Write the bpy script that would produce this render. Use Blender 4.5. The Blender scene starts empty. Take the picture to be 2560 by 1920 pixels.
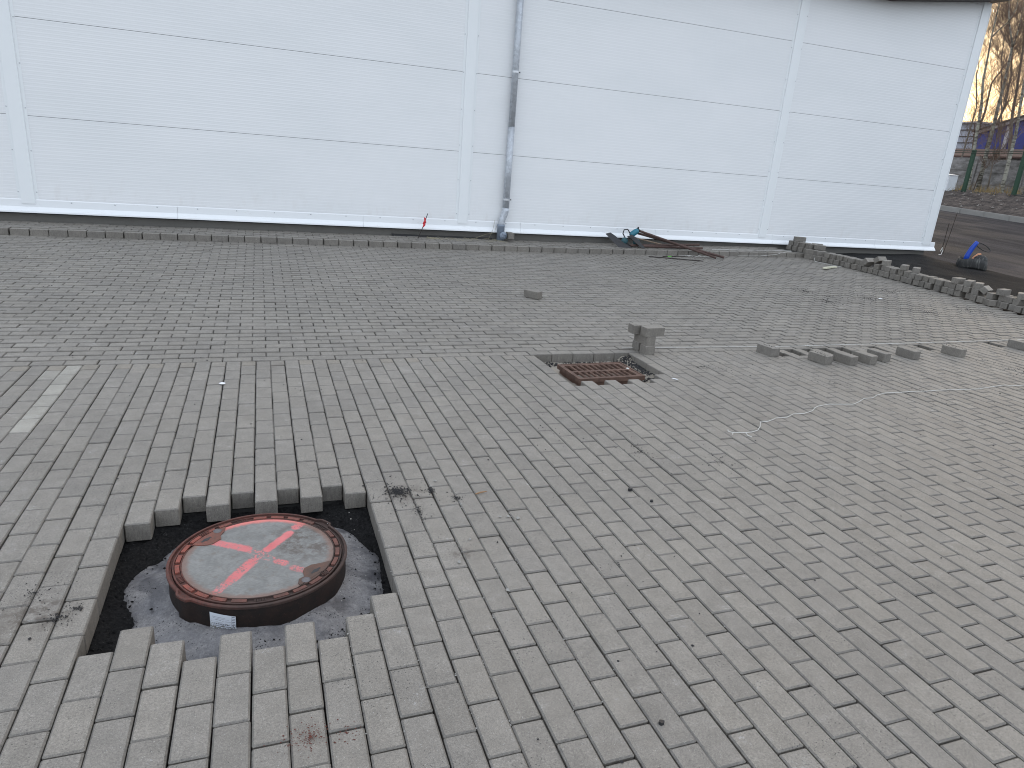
import bpy, math, random
import numpy as np
from mathutils import Vector, Matrix, noise as mn

random.seed(7); rng = np.random.RandomState(11)
R = math.radians
S = bpy.context.scene
COL = S.collection

# ------------------------------------------------------------------ camera
CAM = Vector((0.5774, -5.1236, 1.5320))
RX = (0.94107, -0.32966, 0.07557); RY = (-0.03455, -0.31599, -0.94813); RZ = (0.33644, 0.88965, -0.30876)
cam = bpy.data.cameras.new('camera'); co = bpy.data.objects.new('camera', cam); COL.objects.link(co)
cam.sensor_width = 36.0; cam.lens = 24.01; cam.clip_start = 0.05; cam.clip_end = 3000
m = Matrix(((RX[0], -RY[0], -RZ[0], CAM.x), (RX[1], -RY[1], -RZ[1], CAM.y), (RX[2], -RY[2], -RZ[2], CAM.z), (0, 0, 0, 1)))
co.matrix_world = m
S.camera = co

# ------------------------------------------------------------------ world and light
SUN_AZ = 46.0      # degrees from +Y towards +X
SUN_EL = 4.0
w = bpy.data.worlds.new('World'); S.world = w; w.use_nodes = True
nt = w.node_tree; nt.nodes.clear()
def wn(t, **k):
    n = nt.nodes.new(t)
    for a, b in k.items(): setattr(n, a, b)
    return n
out = wn('ShaderNodeOutputWorld'); bg = wn('ShaderNodeBackground')
sky = wn('ShaderNodeTexSky', sky_type='NISHITA', sun_disc=False)
sky.sun_elevation = R(SUN_EL); sky.sun_rotation = R(SUN_AZ)
sky.air_density = 1.0; sky.dust_density = 1.5; sky.ozone_density = 1.5
bg.inputs['Strength'].default_value = 0.12
# thin high cloud over the clear evening sky: pale and bluish overhead, cream towards the low sun
tc = wn('ShaderNodeTexCoord'); sep = wn('ShaderNodeSeparateXYZ')
nt.links.new(tc.outputs['Generated'], sep.inputs[0])
dot = wn('ShaderNodeVectorMath', operation='DOT_PRODUCT')
dot.inputs[1].default_value = (math.sin(R(SUN_AZ)), math.cos(R(SUN_AZ)), 0.07)
nt.links.new(tc.outputs['Generated'], dot.inputs[0])
sunw = wn('ShaderNodeMapRange', interpolation_type='SMOOTHSTEP')
sunw.inputs['From Min'].default_value = 0.5; sunw.inputs['From Max'].default_value = 1.0
nt.links.new(dot.outputs['Value'], sunw.inputs['Value'])
cz = wn('ShaderNodeMapping'); cz.inputs['Scale'].default_value = (3.0, 3.0, 9.0)
nt.links.new(tc.outputs['Generated'], cz.inputs['Vector'])
cn = wn('ShaderNodeTexNoise'); cn.inputs['Scale'].default_value = 1.6; cn.inputs['Detail'].default_value = 6
nt.links.new(cz.outputs[0], cn.inputs['Vector'])
cmap = wn('ShaderNodeMapRange'); cmap.inputs['From Min'].default_value = 0.35; cmap.inputs['From Max'].default_value = 0.7
cmap.inputs['To Min'].default_value = 0.72; cmap.inputs['To Max'].default_value = 1.25
nt.links.new(cn.outputs['Fac'], cmap.inputs['Value'])
ccol = wn('ShaderNodeMix', data_type='RGBA')
ccol.inputs['A'].default_value = (4.45, 4.85, 5.45, 1); ccol.inputs['B'].default_value = (5.4, 4.1, 2.7, 1)
nt.links.new(sunw.outputs[0], ccol.inputs['Factor'])
cmul = wn('ShaderNodeVectorMath', operation='SCALE')
nt.links.new(ccol.outputs['Result'], cmul.inputs[0]); nt.links.new(cmap.outputs[0], cmul.inputs['Scale'])
mixw = wn('ShaderNodeMix', data_type='RGBA'); mixw.inputs['Factor'].default_value = 0.86
nt.links.new(sky.outputs[0], mixw.inputs['A']); nt.links.new(cmul.outputs[0], mixw.inputs['B'])
nt.links.new(mixw.outputs['Result'], bg.inputs['Color']); nt.links.new(bg.outputs[0], out.inputs[0])

sun = bpy.data.lights.new('sun', 'SUN'); so = bpy.data.objects.new('sun', sun); COL.objects.link(so)
sun.energy = 0.3; sun.angle = R(24); sun.color = (1.0, 0.80, 0.58)
so.rotation_euler = (R(90 - SUN_EL - 5), 0, -R(SUN_AZ) + math.pi)

S.view_settings.view_transform = 'Standard'; S.view_settings.look = 'None'
S.view_settings.exposure = 1.45; S.view_settings.gamma = 1.0; S.view_settings.use_curve_mapping = False
S.render.engine = 'CYCLES'
S.cycles.use_denoising = True
S.cycles.filter_width = 1.05
try:
    S.cycles.denoiser = 'OPENIMAGEDENOISE'
except Exception: pass
S.cycles.max_bounces = 6; S.cycles.diffuse_bounces = 3

# ------------------------------------------------------------------ terrain
def gz(x, y): return 0.0455 * min(max(0.0, y), 24.0) + 0.013 * min(max(0.0, x - 5.2), 30.0)
def gzv(x, y): return 0.0455 * np.clip(y, 0, 24) + 0.013 * np.clip(x - 5.2, 0, 30)
def wx(x): return x + 0.04 * max(0.0, x - 5.3)
def wxv(x): return x + 0.04 * np.maximum(0.0, x - 5.3)
def fix(x, y):                       # a spot read on the flat lane, moved along onto the gently rising one
    d = gz(x, y); f = 1 - d / CAM.z
    return CAM.x + (x - CAM.x) * f, CAM.y + (y - CAM.y) * f

# ------------------------------------------------------------------ helpers
class MB:
    def __init__(s): s.v = []; s.f = []
    def add(s, vs, fs):
        o = len(s.v); s.v += [tuple(v) for v in vs]; s.f += [tuple(i + o for i in f) for f in fs]; return s
    def box(s, x0, x1, y0, y1, z0, z1, M=None):
        vs = [(x0, y0, z0), (x1, y0, z0), (x1, y1, z0), (x0, y1, z0), (x0, y0, z1), (x1, y0, z1), (x1, y1, z1), (x0, y1, z1)]
        if M is not None: vs = [tuple(M @ Vector(v)) for v in vs]
        return s.add(vs, [(0, 3, 2, 1), (4, 5, 6, 7), (0, 1, 5, 4), (1, 2, 6, 5), (2, 3, 7, 6), (3, 0, 4, 7)])
    def tube(s, pts, r, n=8, cap=True):
        pts = [Vector(p) for p in pts]; k = len(pts)
        rs = r if isinstance(r, (list, tuple)) else [r] * k
        base = len(s.v); prev = None
        for i, p in enumerate(pts):
            t = (pts[min(i + 1, k - 1)] - pts[max(i - 1, 0)])
            if t.length < 1e-9: t = Vector((0, 0, 1))
            t.normalize()
            a = Vector((0, 0, 1)) if abs(t.z) < 0.9 else Vector((1, 0, 0))
            if prev is not None: a = prev
            b = t.cross(a)
            if b.length < 1e-6: b = t.orthogonal()
            b.normalize(); a2 = b.cross(t); prev = a2
            for j in range(n):
                an = 2 * math.pi * j / n
                s.v.append(tuple(p + (a2 * math.cos(an) + b * math.sin(an)) * rs[i]))
        for i in range(k - 1):
            for j in range(n):
                a_ = base + i * n + j; b_ = base + i * n + (j + 1) % n
                s.f.append((a_, b_, b_ + n, a_ + n))
        if cap:
            s.f.append(tuple(base + j for j in range(n))[::-1]); s.f.append(tuple(base + (k - 1) * n + j for j in range(n)))
        return s
    def lathe(s, prof, n=64, cx=0, cy=0, rmod=None, close=False):
        base = len(s.v); k = len(prof)
        for j in range(n):
            a = 2 * math.pi * j / n
            for (r, z) in prof:
                rr = r + (rmod(a, r) if rmod else 0)
                s.v.append((cx + rr * math.cos(a), cy + rr * math.sin(a), z))
        for j in range(n):
            j2 = (j + 1) % n
            for i in range(k - 1):
                s.f.append((base + j * k + i, base + j2 * k + i, base + j2 * k + i + 1, base + j * k + i + 1))
            if close: s.f.append((base + j * k + k - 1, base + j2 * k + k - 1, base + j2 * k, base + j * k))
        return s
    def prism(s, poly, z0, z1, M=None):
        n = len(poly); vs = [(x, y, z0) for x, y in poly] + [(x, y, z1) for x, y in poly]
        if M is not None: vs = [tuple(M @ Vector(v)) for v in vs]
        fs = [tuple(range(n))[::-1], tuple(range(n, 2 * n))] + [(i, (i + 1) % n, n + (i + 1) % n, n + i) for i in range(n)]
        return s.add(vs, fs)
    def build(s, name, mat, parent=None, smooth=False, loc=None):
        me = bpy.data.meshes.new(name); me.from_pydata(s.v, [], s.f); me.update()
        if smooth:
            for p in me.polygons: p.use_smooth = True
        o = bpy.data.objects.new(name, me); COL.objects.link(o)
        if mat: me.materials.append(mat)
        if parent is not None: o.parent = parent
        if loc: o.location = loc
        return o

def empty(name, loc=(0, 0, 0), rz=0):
    o = bpy.data.objects.new(name, None); COL.objects.link(o); o.location = loc; o.rotation_euler = (0, 0, rz)
    o.empty_display_size = 0.1; return o
def tag(o, label=None, cat=None, group=None, kind=None):
    if label: o['label'] = label
    if cat: o['category'] = cat
    if group: o['group'] = group
    if kind: o['kind'] = kind
    return o
def structure(o): o['kind'] = 'structure'; return o
def grid_mesh(name, xs, ys, zf, mat):
    nx, ny = len(xs), len(ys)
    v = [(x, y, zf(x, y)) for y in ys for x in xs]
    f = [(j * nx + i, j * nx + i + 1, (j + 1) * nx + i + 1, (j + 1) * nx + i) for j in range(ny - 1) for i in range(nx - 1)]
    b = MB(); b.v = v; b.f = f
    return b.build(name, mat, smooth=True)

# ------------------------------------------------------------------ material tools
class NT:
    def __init__(s, name):
        s.m = bpy.data.materials.new(name); s.m.use_nodes = True; s.t = s.m.node_tree; s.t.nodes.clear()
        s.out = s.n('ShaderNodeOutputMaterial'); s.b = s.n('ShaderNodeBsdfPrincipled')
        s.l(s.b.outputs[0], s.out.inputs[0])
    def n(s, t, **k):
        x = s.t.nodes.new(t)
        for a, b in k.items(): setattr(x, a, b)
        return x
    def l(s, a, b): s.t.links.new(a, b)
    def set(s, inp, v):
        if hasattr(v, 'is_linked') or isinstance(v, bpy.types.NodeSocket): s.l(v, inp)
        else: inp.default_value = v
    def math(s, op, a, b=None, c=None, clamp=False):
        x = s.n('ShaderNodeMath', operation=op, use_clamp=clamp); s.set(x.inputs[0], a)
        if b is not None: s.set(x.inputs[1], b)
        if c is not None: s.set(x.inputs[2], c)
        return x.outputs[0]
    def noise(s, vec, scale, detail=3, rough=0.5, dist=0.0, col=False):
        x = s.n('ShaderNodeTexNoise'); s.l(vec, x.inputs['Vector']); x.inputs['Scale'].default_value = scale
        x.inputs['Detail'].default_value = detail; x.inputs['Roughness'].default_value = rough; x.inputs['Distortion'].default_value = dist
        return x.outputs['Color'] if col else x.outputs['Fac']
    def vor(s, vec, scale, feat='F1', out='Distance'):
        x = s.n('ShaderNodeTexVoronoi', feature=feat); s.l(vec, x.inputs['Vector']); x.inputs['Scale'].default_value = scale
        return x.outputs[out]
    def ramp(s, v, a, b, c=0.0, d=1.0, smooth=True):
        x = s.n('ShaderNodeMapRange', interpolation_type='SMOOTHSTEP' if smooth else 'LINEAR'); s.l(v, x.inputs['Value'])
        for nme, q in (('From Min', a), ('From Max', b), ('To Min', c), ('To Max', d)): x.inputs[nme].default_value = q
        return x.outputs[0]
    def mix(s, f, a, b, mode='MIX'):
        x = s.n('ShaderNodeMix', data_type='RGBA', blend_type=mode)
        s.set(x.inputs['Factor'], f); s.set(x.inputs['A'], a if not isinstance(a, tuple) else (*a, 1)); s.set(x.inputs['B'], b if not isinstance(b, tuple) else (*b, 1))
        return x.outputs['Result']
    def scale(s, c, f):
        x = s.n('ShaderNodeVectorMath', operation='SCALE'); s.set(x.inputs[0], c); s.set(x.inputs['Scale'], f); return x.outputs[0]
    def pos(s): return s.n('ShaderNodeNewGeometry').outputs['Position']
    def obj(s): return s.n('ShaderNodeTexCoord').outputs['Object']
    def mapping(s, v, sc):
        x = s.n('ShaderNodeMapping'); s.l(v, x.inputs['Vector']); x.inputs['Scale'].default_value = sc; return x.outputs[0]
    def sepx(s, v):
        x = s.n('ShaderNodeSeparateXYZ'); s.l(v, x.inputs[0]); return x.outputs
    def bump(s, h, dist=0.001, strength=1.0):
        x = s.n('ShaderNodeBump'); s.l(h, x.inputs['Height']); x.inputs['Distance'].default_value = dist; x.inputs['Strength'].default_value = strength
        s.l(x.outputs[0], s.b.inputs['Normal'])
    def fin(s, col=None, rough=None, metal=None, spec=None):
        if col is not None: s.set(s.b.inputs['Base Color'], (*col, 1) if isinstance(col, tuple) and len(col) == 3 else col)
        if rough is not None: s.set(s.b.inputs['Roughness'], rough)
        if metal is not None: s.set(s.b.inputs['Metallic'], metal)
        if spec is not None: s.set(s.b.inputs['Specular IOR Level'], spec)
        return s.m

def simple(name, col, rough=0.6, metal=0.0, var=0.12, sc=12.0, bump=0.0):
    k = NT(name); p = k.obj(); f = k.noise(p, sc, 4, 0.6)
    c = k.scale((*col,), k.ramp(f, 0.25, 0.75, 1 - var, 1 + var, False))
    if bump: k.bump(f, bump)
    return k.fin(c, rough, metal)

def paver_mat(name, source, edge=False, shade_flank=False):
    k = NT(name); p = k.pos()
    if source == 'random':
        tone = k.n('ShaderNodeObjectInfo').outputs['Random']
    else:
        tone = k.n('ShaderNodeAttribute', attribute_name='tone', attribute_type='GEOMETRY').outputs['Fac']
    # an object may also carry its own tint (pale or beige blocks)
    tint = k.n('ShaderNodeAttribute', attribute_name='tint', attribute_type='OBJECT' if source == 'random' else 'GEOMETRY').outputs['Fac']
    wn_ = k.n('ShaderNodeTexWhiteNoise', noise_dimensions='1D'); k.l(tone, wn_.inputs['W'])
    t2 = wn_.outputs['Value']
    grey = k.mix(t2, (0.226, 0.208, 0.185), (0.240, 0.219, 0.191))
    pale = k.mix(k.ramp(tint, 0.02, 1.0, 0, 1, False), grey, (0.345, 0.325, 0.285))
    beige = k.mix(k.ramp(tint, -0.02, -1.0, 0, 1, False), pale, (0.250, 0.222, 0.185))
    c = k.scale(beige, k.math('ADD', k.math('MULTIPLY', tone, 0.13), 0.935))
    big = k.noise(p, 0.9, 4, 0.6)
    c = k.scale(c, k.ramp(big, 0.3, 0.7, 0.90, 1.08, False))
    mid = k.noise(p, 14, 5, 0.65)
    c = k.scale(c, k.ramp(mid, 0.3, 0.75, 0.86, 1.12, False))
    fine = k.noise(p, 300, 4, 0.8)
    c = k.scale(c, k.ramp(fine, 0.32, 0.70, 0.62, 1.38, False))
    g2 = k.noise(p, 130, 3, 0.75)
    c = k.scale(c, k.ramp(g2, 0.30, 0.70, 0.80, 1.20, False))
    pit = k.math('MULTIPLY', k.ramp(k.vor(p, 150), 0.17, 0.09), k.ramp(k.noise(p, 17, 3, 0.6), 0.42, 0.55))
    c = k.mix(k.math('MULTIPLY', pit, 0.55), c, (0.05, 0.048, 0.045))
    # brownish soil tint in places
    soil = k.ramp(k.noise(p, 2.3, 5, 0.65), 0.56, 0.74, 0, 0.40)
    c = k.mix(soil, c, (0.150, 0.132, 0.112))
    # trodden soil beside the opening
    for (sx_, sy_, sr_) in ((-0.17, -2.84, 0.17), (-0.33, -2.99, 0.14), (1.17, -2.24, 0.13), (1.30, -2.80, 0.07)):
        dn = k.n('ShaderNodeVectorMath', operation='DISTANCE'); k.l(p, dn.inputs[0]); dn.inputs[1].default_value = (sx_, sy_, 0)
        q_ = k.math('MULTIPLY', k.ramp(dn.outputs['Value'], sr_, sr_ * 0.2), k.ramp(k.noise(p, 26, 5, 0.75), 0.40, 0.62))
        c = k.mix(k.math('MULTIPLY', q_, 0.75), c, (0.075, 0.058, 0.045))
    # efflorescence: scattered white blotches
    e = k.math('MULTIPLY', k.ramp(k.noise(p, 7, 3, 0.6), 0.60, 0.70), k.ramp(k.noise(p, 110, 4, 0.7), 0.52, 0.66))
    c = k.mix(k.math('MULTIPLY', e, 0.65), c, (0.44, 0.44, 0.44))
    # dark crumbs trodden in
    v = k.vor(p, 85); d = k.math('MULTIPLY', k.ramp(v, 0.20, 0.12), k.ramp(k.noise(p, 3.1, 4, 0.6), 0.45, 0.62))
    c = k.mix(k.math('MULTIPLY', d, 0.85), c, (0.02, 0.02, 0.02))
    v2 = k.vor(p, 150, 'F1'); mp2 = k.mapping(p, (1.07, 0.93, 1)); v2 = k.vor(mp2, 170); wh = k.math('MULTIPLY', k.ramp(v2, 0.20, 0.10), k.ramp(k.noise(p, 60, 2), 0.52, 0.6))
    c = k.mix(k.math('MULTIPLY', wh, 0.8), c, (0.50, 0.50, 0.48))
    if shade_flank: c = k.scale(c, k.ramp(k.noise(k.mapping(p, (1, 1, 0.12)), 160, 3, 0.7), 0.3, 0.7, 0.62, 0.92, False))   # rough flank, colour darkened to deepen the shade on block sides
    if edge:                                    # uneven darker mix on the chamfers
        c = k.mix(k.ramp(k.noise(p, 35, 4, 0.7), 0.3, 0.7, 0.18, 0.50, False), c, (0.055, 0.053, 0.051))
    k.bump(k.math('ADD', fine, k.math('MULTIPLY', mid, 1.2)), 0.0012, 0.7)
    return k.fin(c, 0.64, 0, 0.5)
M_paver_r = paver_mat('concrete_paver_single', 'random')
M_paver_a = paver_mat('concrete_paver_field', 'attr')
M_flank_r = paver_mat('paver_shaded_flank_single', 'random', False, True); M_flank_a = paver_mat('paver_shaded_flank_field', 'attr', False, True)
M_edge_r = paver_mat('dark_paver_edge_single', 'random', True)
M_edge_a = paver_mat('dark_paver_edge_field', 'attr', True)

# asphalt millings / gravel
k = NT('asphalt_millings'); p = k.pos()
f1 = k.noise(p, 90, 5, 0.75); f2 = k.noise(p, 2.2, 4, 0.6)
c = k.mix(k.ramp(f1, 0.35, 0.75), (0.003, 0.003, 0.0035), (0.022, 0.021, 0.021))
spark = k.math('MULTIPLY', k.ramp(k.vor(p, 210), 0.14, 0.06), k.ramp(k.noise(p, 70, 2), 0.53, 0.62))
c = k.mix(spark, c, (0.30, 0.30, 0.29)); k.bump(f1, 0.006)
M_millings = k.fin(c, 0.9, 0, 0.2)
k = NT('asphalt_road'); p = k.pos()
st = k.noise(k.mapping(p, (0.9, 0.16, 1)), 2.4, 6, 0.62); f1 = k.noise(p, 55, 5, 0.7)
c = k.mix(k.ramp(st, 0.35, 0.7), (0.016, 0.016, 0.019), (0.048, 0.044, 0.048))
c = k.scale(c, k.ramp(f1, 0.3, 0.7, 0.6, 1.35, False)); k.bump(f1, 0.01)
wet = k.ramp(k.noise(p, 0.5, 3), 0.4, 0.6)
M_road = k.fin(c, k.ramp(wet, 0, 1, 0.75, 0.92), 0, 0.22)
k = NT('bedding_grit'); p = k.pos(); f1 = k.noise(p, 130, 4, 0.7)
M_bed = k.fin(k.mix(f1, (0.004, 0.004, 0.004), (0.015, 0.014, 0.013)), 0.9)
k = NT('bank_soil'); p = k.pos(); f1 = k.noise(p, 3.5, 8, 0.72); f2 = k.noise(p, 26, 4, 0.7)
c = k.mix(k.ramp(f1, 0.35, 0.68), (0.028, 0.022, 0.020), (0.135, 0.108, 0.094)); c = k.scale(c, k.ramp(f2, 0.3, 0.7, 0.6, 1.35, False)); k.bump(f1, 0.15)
M_soil = k.fin(c, 0.95)
M_far_ground = simple('far_ground', (0.09, 0.08, 0.06), 0.95, sc=0.5)

# ------------------------------------------------------------------ ground sheets
xs = [-400, -120, -40, -14, -6, 0, 6, 10, 12, 16, 20, 24, 26, 28, 30, 33, 40, 60, 120, 400, 1200]
ys = [-400, -120, -40, -14, -8, -4, 0, 4, 6, 10, 14, 18, 22, 26, 34, 50, 120, 400, 1200]
def far_z(x, y):
    z = gz(x, y) - 0.35
    if x > 29: z = max(z, 1.62)
    return z
structure(grid_mesh('ground', xs, ys, far_z, M_far_ground))

B0 = 0.015                       # line where the two paving fields meet
G1 = 0.1991                      # block length module
XR = 10.15                       # right edge of the paving
HTOP = {0: -2.3, 1: -2.2, 2: -2.1, 3: -2.2, 4: -2.1, 5: -2.2, 6: -2.1, 7: -2.2, 8: -2.1, 9: -2.2}
HBOT = {0: -3.1, 1: -3.0, 2: -3.1, 3: -3.2, 4: -3.1, 5: -3.2, 6: -3.1, 7: -3.2, 8: -3.1, 9: -3.0}
DBOT = {27: -0.8, 28: -0.7, 29: -0.8, 30: -0.7, 31: -0.8, 32: -0.7, 33: -0.8, 34: -0.7, 35: -0.6}
LIFT = {51, 53, 55, 57, 59, 63, 69, 79}

# bedding under the paving, dug out where the frames stand
def bed_z(x, y):
    z = gz(x, y) - 0.082
    if -0.02 < x < 1.02 and -3.2 < y < -2.1: z -= 0.16
    if 2.68 < x < 3.62 and -0.83 < y < 0.02: z -= 0.12
    return z - 0.004
bx = sorted(set([round(-5.2 + i * 0.2, 3) for i in range(78)] + [-0.03, -0.015, 1.015, 1.03, 2.675, 2.69, 3.61, 3.625]))
by = sorted(set([round(-6.6 + i * 0.2, 3) for i in range(61)] + [-3.21, -3.19, -2.11, -2.09, -0.84, -0.82, 0.01, 0.03]))
structure(grid_mesh('bedding_layer', bx, by, bed_z, M_bed))

# yard of asphalt millings and road on the right
def yard_z(x, y):
    z = gz(x, y) - 0.012 - 0.03 * max(0, min(1, (11.5 - x) / 1.2))
    n = mn.fractal(Vector((x * 0.9, y * 0.35, 3.1)), 0.9, 2.0, 4)
    a = 0.030 if x < 13.5 else 0.016
    return z + a * n
def lin(a, b, n): return [a + (b - a) * i / (n - 1) for i in range(n)]
structure(grid_mesh('road', lin(10.16, 26.34, 120), lin(-8, 34, 170), yard_z, M_road))
def pad_z(x, y): return yard_z(x, y) + 0.006 + 0.035 * max(0, mn.noise(Vector((x * 1.7, y * 1.7, 0.4)))) * min(1, (x - 10.16) / .3, max(0, (14.8 - x)) / .8)
tag(structure(grid_mesh('millings_strip', lin(10.17, 13.3, 90), lin(0.2, 5.44, 120), pad_z, M_millings)))

# ------------------------------------------------------------------ paving blocks
BL, BW, BH = 0.1950, 0.0962, 0.080
def block_rings(L, W, H=BH, ch=0.0052, cc=0.004):
    """three rings of eight vertices: foot, shoulder, chamfered top"""
    def ring(dx, z, c):
        x, y = L / 2 - dx, W / 2 - dx
        return [(x, -y + c, z), (x, y - c, z), (x - c, y, z), (-x + c, y, z), (-x, y - c, z), (-x, -y + c, z), (-x + c, -y, z), (x - c, -y, z)]
    v = ring(0, -H, cc) + ring(0, -ch * 0.8, cc) + ring(ch, 0, cc * 0.9)
    f = []
    for a in (0, 8):
        for i in range(8): f.append((a + i, a + (i + 1) % 8, a + 8 + (i + 1) % 8, a + 8 + i))
    f.append(tuple(range(16, 24)))
    return v, f
_bm = {}
def block_mesh(L, W, H=BH, closed=False, mat=None):
    key = (round(L, 4), round(W, 4), closed)
    if key in _bm: return _bm[key]
    v, f = block_rings(L, W, H)
    if closed: f = f + [tuple(range(8))[::-1]]
    me = bpy.data.meshes.new('paving_block'); me.from_pydata(v, [], f); me.materials.append(M_paver_r); me.update()
    me.materials.append(M_edge_r); me.materials.append(M_flank_r)
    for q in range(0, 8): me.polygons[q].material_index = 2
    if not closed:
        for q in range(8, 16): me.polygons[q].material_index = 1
    _bm[key] = me; return me

P3 = np.array([RX, RY, RZ])
def view_rank(x, y, z):
    q = P3 @ (np.array([x, y, z]) - np.array(CAM))
    if q[2] < 0.2: return 1e9
    u = 1707.5 * q[0] / q[2]; v = 1707.5 * q[1] / q[2]
    if abs(u) > 1280 + 25 or abs(v) > 960 + 25: return 1e6 + q[2]
    return q[2]

def lay(parent, blocks, n_single, rest_name):
    """blocks: (x, y, z, rot, L, W, tint). The nearest n_single in view are objects of their own, the rest one part."""
    order = sorted(range(len(blocks)), key=lambda i: view_rank(*blocks[i][:3]))
    single = [i for i in order[:n_single] if view_rank(*blocks[i][:3]) < 1e6]
    ss = set(single)
    for i in single:
        x, y, z, r, L, W, ti = blocks[i]
        o = bpy.data.objects.new('paving_block', block_mesh(L, W)); COL.objects.link(o); o.parent = parent
        o.location = (x, y, z); o.rotation_euler = (rng.normal(0, 0.0045), rng.normal(0, 0.0045), r)
        o['tint'] = float(ti)
        if ti > 0.5: o['label'] = 'paler light grey paving block'
        elif ti < -0.5: o['label'] = 'beige half block at the joint of the two fields'
    V = []; F = []; T = []; TI = []
    for i in range(len(blocks)):
        if i in ss: continue
        x, y, z, r, L, W, ti = blocks[i]
        v, f = block_rings(L, W); v = np.array(v)
        tx, ty = rng.normal(0, 0.0045, 2)
        c, s = math.cos(r), math.sin(r)
        X = x + v[:, 0] * c - v[:, 1] * s; Y = y + v[:, 0] * s + v[:, 1] * c
        Z = z + v[:, 2] + v[:, 0] * tx + v[:, 1] * ty
        o = len(V); V += list(zip(X.tolist(), Y.tolist(), Z.tolist())); F += [tuple(a + o for a in q) for q in f]
        t = rng.rand(); T += [t] * len(f); TI += [ti] * len(f)
    me = bpy.data.meshes.new(rest_name); me.from_pydata(V, [], F); me.materials.append(M_paver_a); me.materials.append(M_edge_a); me.materials.append(M_flank_a)
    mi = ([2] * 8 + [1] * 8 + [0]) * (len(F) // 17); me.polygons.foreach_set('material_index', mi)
    a = me.attributes.new('tone', 'FLOAT', 'FACE'); a.data.foreach_set('value', T)
    a = me.attributes.new('tint', 'FLOAT', 'FACE'); a.data.foreach_set('value', TI)
    me.update()
    o = bpy.data.objects.new(rest_name, me); COL.objects.link(o); o.parent = parent; o['kind'] = 'stuff'
    return o

# front field: columns run away from the camera
lane = structure(empty('pavement'))
bl = []
for c in range(-52, 98):
    x = wx(0.1 * c + 0.05)
    if x > XR: break
    off = 0.5 if c % 2 == 0 else 0.0
    cut = rng.normal(0, 0.0008)
    for j in range(0, 34):
        if c % 2 == 0:
            ya = B0 if j == 0 else -G1 * (j - 0.5); yb = -G1 * (j + 0.5)
        else:
            ya = B0 if j == 0 else -G1 * j; yb = -G1 * (j + 1)
        if ya > B0: ya = B0
        if yb < -6.4: break
        ym = (ya + yb) / 2; nom = ym / (G1 * 5)
        if c in HTOP and HBOT[c] < nom < HTOP[c]: continue
        if c in DBOT and nom > DBOT[c]: continue
        if c in LIFT and j == 0: continue
        L = ya - yb - (0.2 * 0 + (G1 - BL)); ti = 0.0
        if c % 2 == 0 and j == 0: ti = -0.9 if rng.rand() < 0.8 and c < 20 else -0.35
        if c == -7 and j <= 5: ti = 0.9
        if c == -8 and j == 1: ti = 0.75
        z = gz(x, ym) + rng.normal(0, 0.0011)
        bl.append((x + cut + rng.normal(0, 0.0006), ym + rng.normal(0, 0.0012), z, math.pi / 2 + rng.normal(0, 0.0035), round(L, 3) if j == 0 else BL, BW, ti))
lay(lane, bl, 300, 'paving_blocks')

# rear field: rows run along the wall, up to the raised edge strip
rear = structure(empty('forecourt'))
bl = []
YK = 4.87
n = 0
while B0 + 0.1 * n < YK - 0.04 + 0.1:
    y = B0 + 0.1 * n + 0.05
    for i in range(-30, 60):
        x = 0.4727 + G1 * i + (G1 / 2 if n % 2 == 0 else 0) + (0.0 if n % 2 else 0.0)
        x = wx(x)
        if x < -5.1 or x + 0.1 > XR + 0.03: continue
        z = gz(x, y) + rng.normal(0, 0.0012)
        bl.append((x + rng.normal(0, 0.0012), y, z, rng.normal(0, 0.003), 0.1958, 0.0974, 0.0 if rng.rand() > 0.02 else 0.25))
    n += 1
lay(rear, bl, 300, 'paving_blocks')

# raised strip along the wall: edge course of blocks and the rows behind it
strip = structure(empty('footway'))
bl = []; x = -5.0
while x < 9.62:
    g = 0.203 + abs(rng.normal(0, 0.004))
    o = bpy.data.objects.new('kerb_block', block_mesh(BL, BW, closed=True)); COL.objects.link(o); o.parent = strip
    o.location = (x + 0.1, YK + 0.05 + rng.normal(0, 0.003), gz(x, YK) + 0.0805 + rng.normal(0, 0.001))
    o.rotation_euler = (0, 0, rng.normal(0, 0.012)); o['tint'] = float(0.12 * (rng.rand() > 0.8))
    x += g
for r_ in range(5):
    y = YK + 0.1 + 0.05 + 0.1 * r_
    if y > 5.44: break
    for i in range(-30, 52):
        x = 0.36 + G1 * i + (G1 / 2 if r_ % 2 else 0)
        if x < -5.1 or x > 9.7 - (0.1 * (r_ % 2)): continue
        bl.append((x + rng.normal(0, 0.001), y, gz(x, y) + 0.0805 + rng.normal(0, 0.002), rng.normal(0, 0.005), BL, BW, 0.0))
lay(strip, bl, 0, 'paving_blocks')

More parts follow.
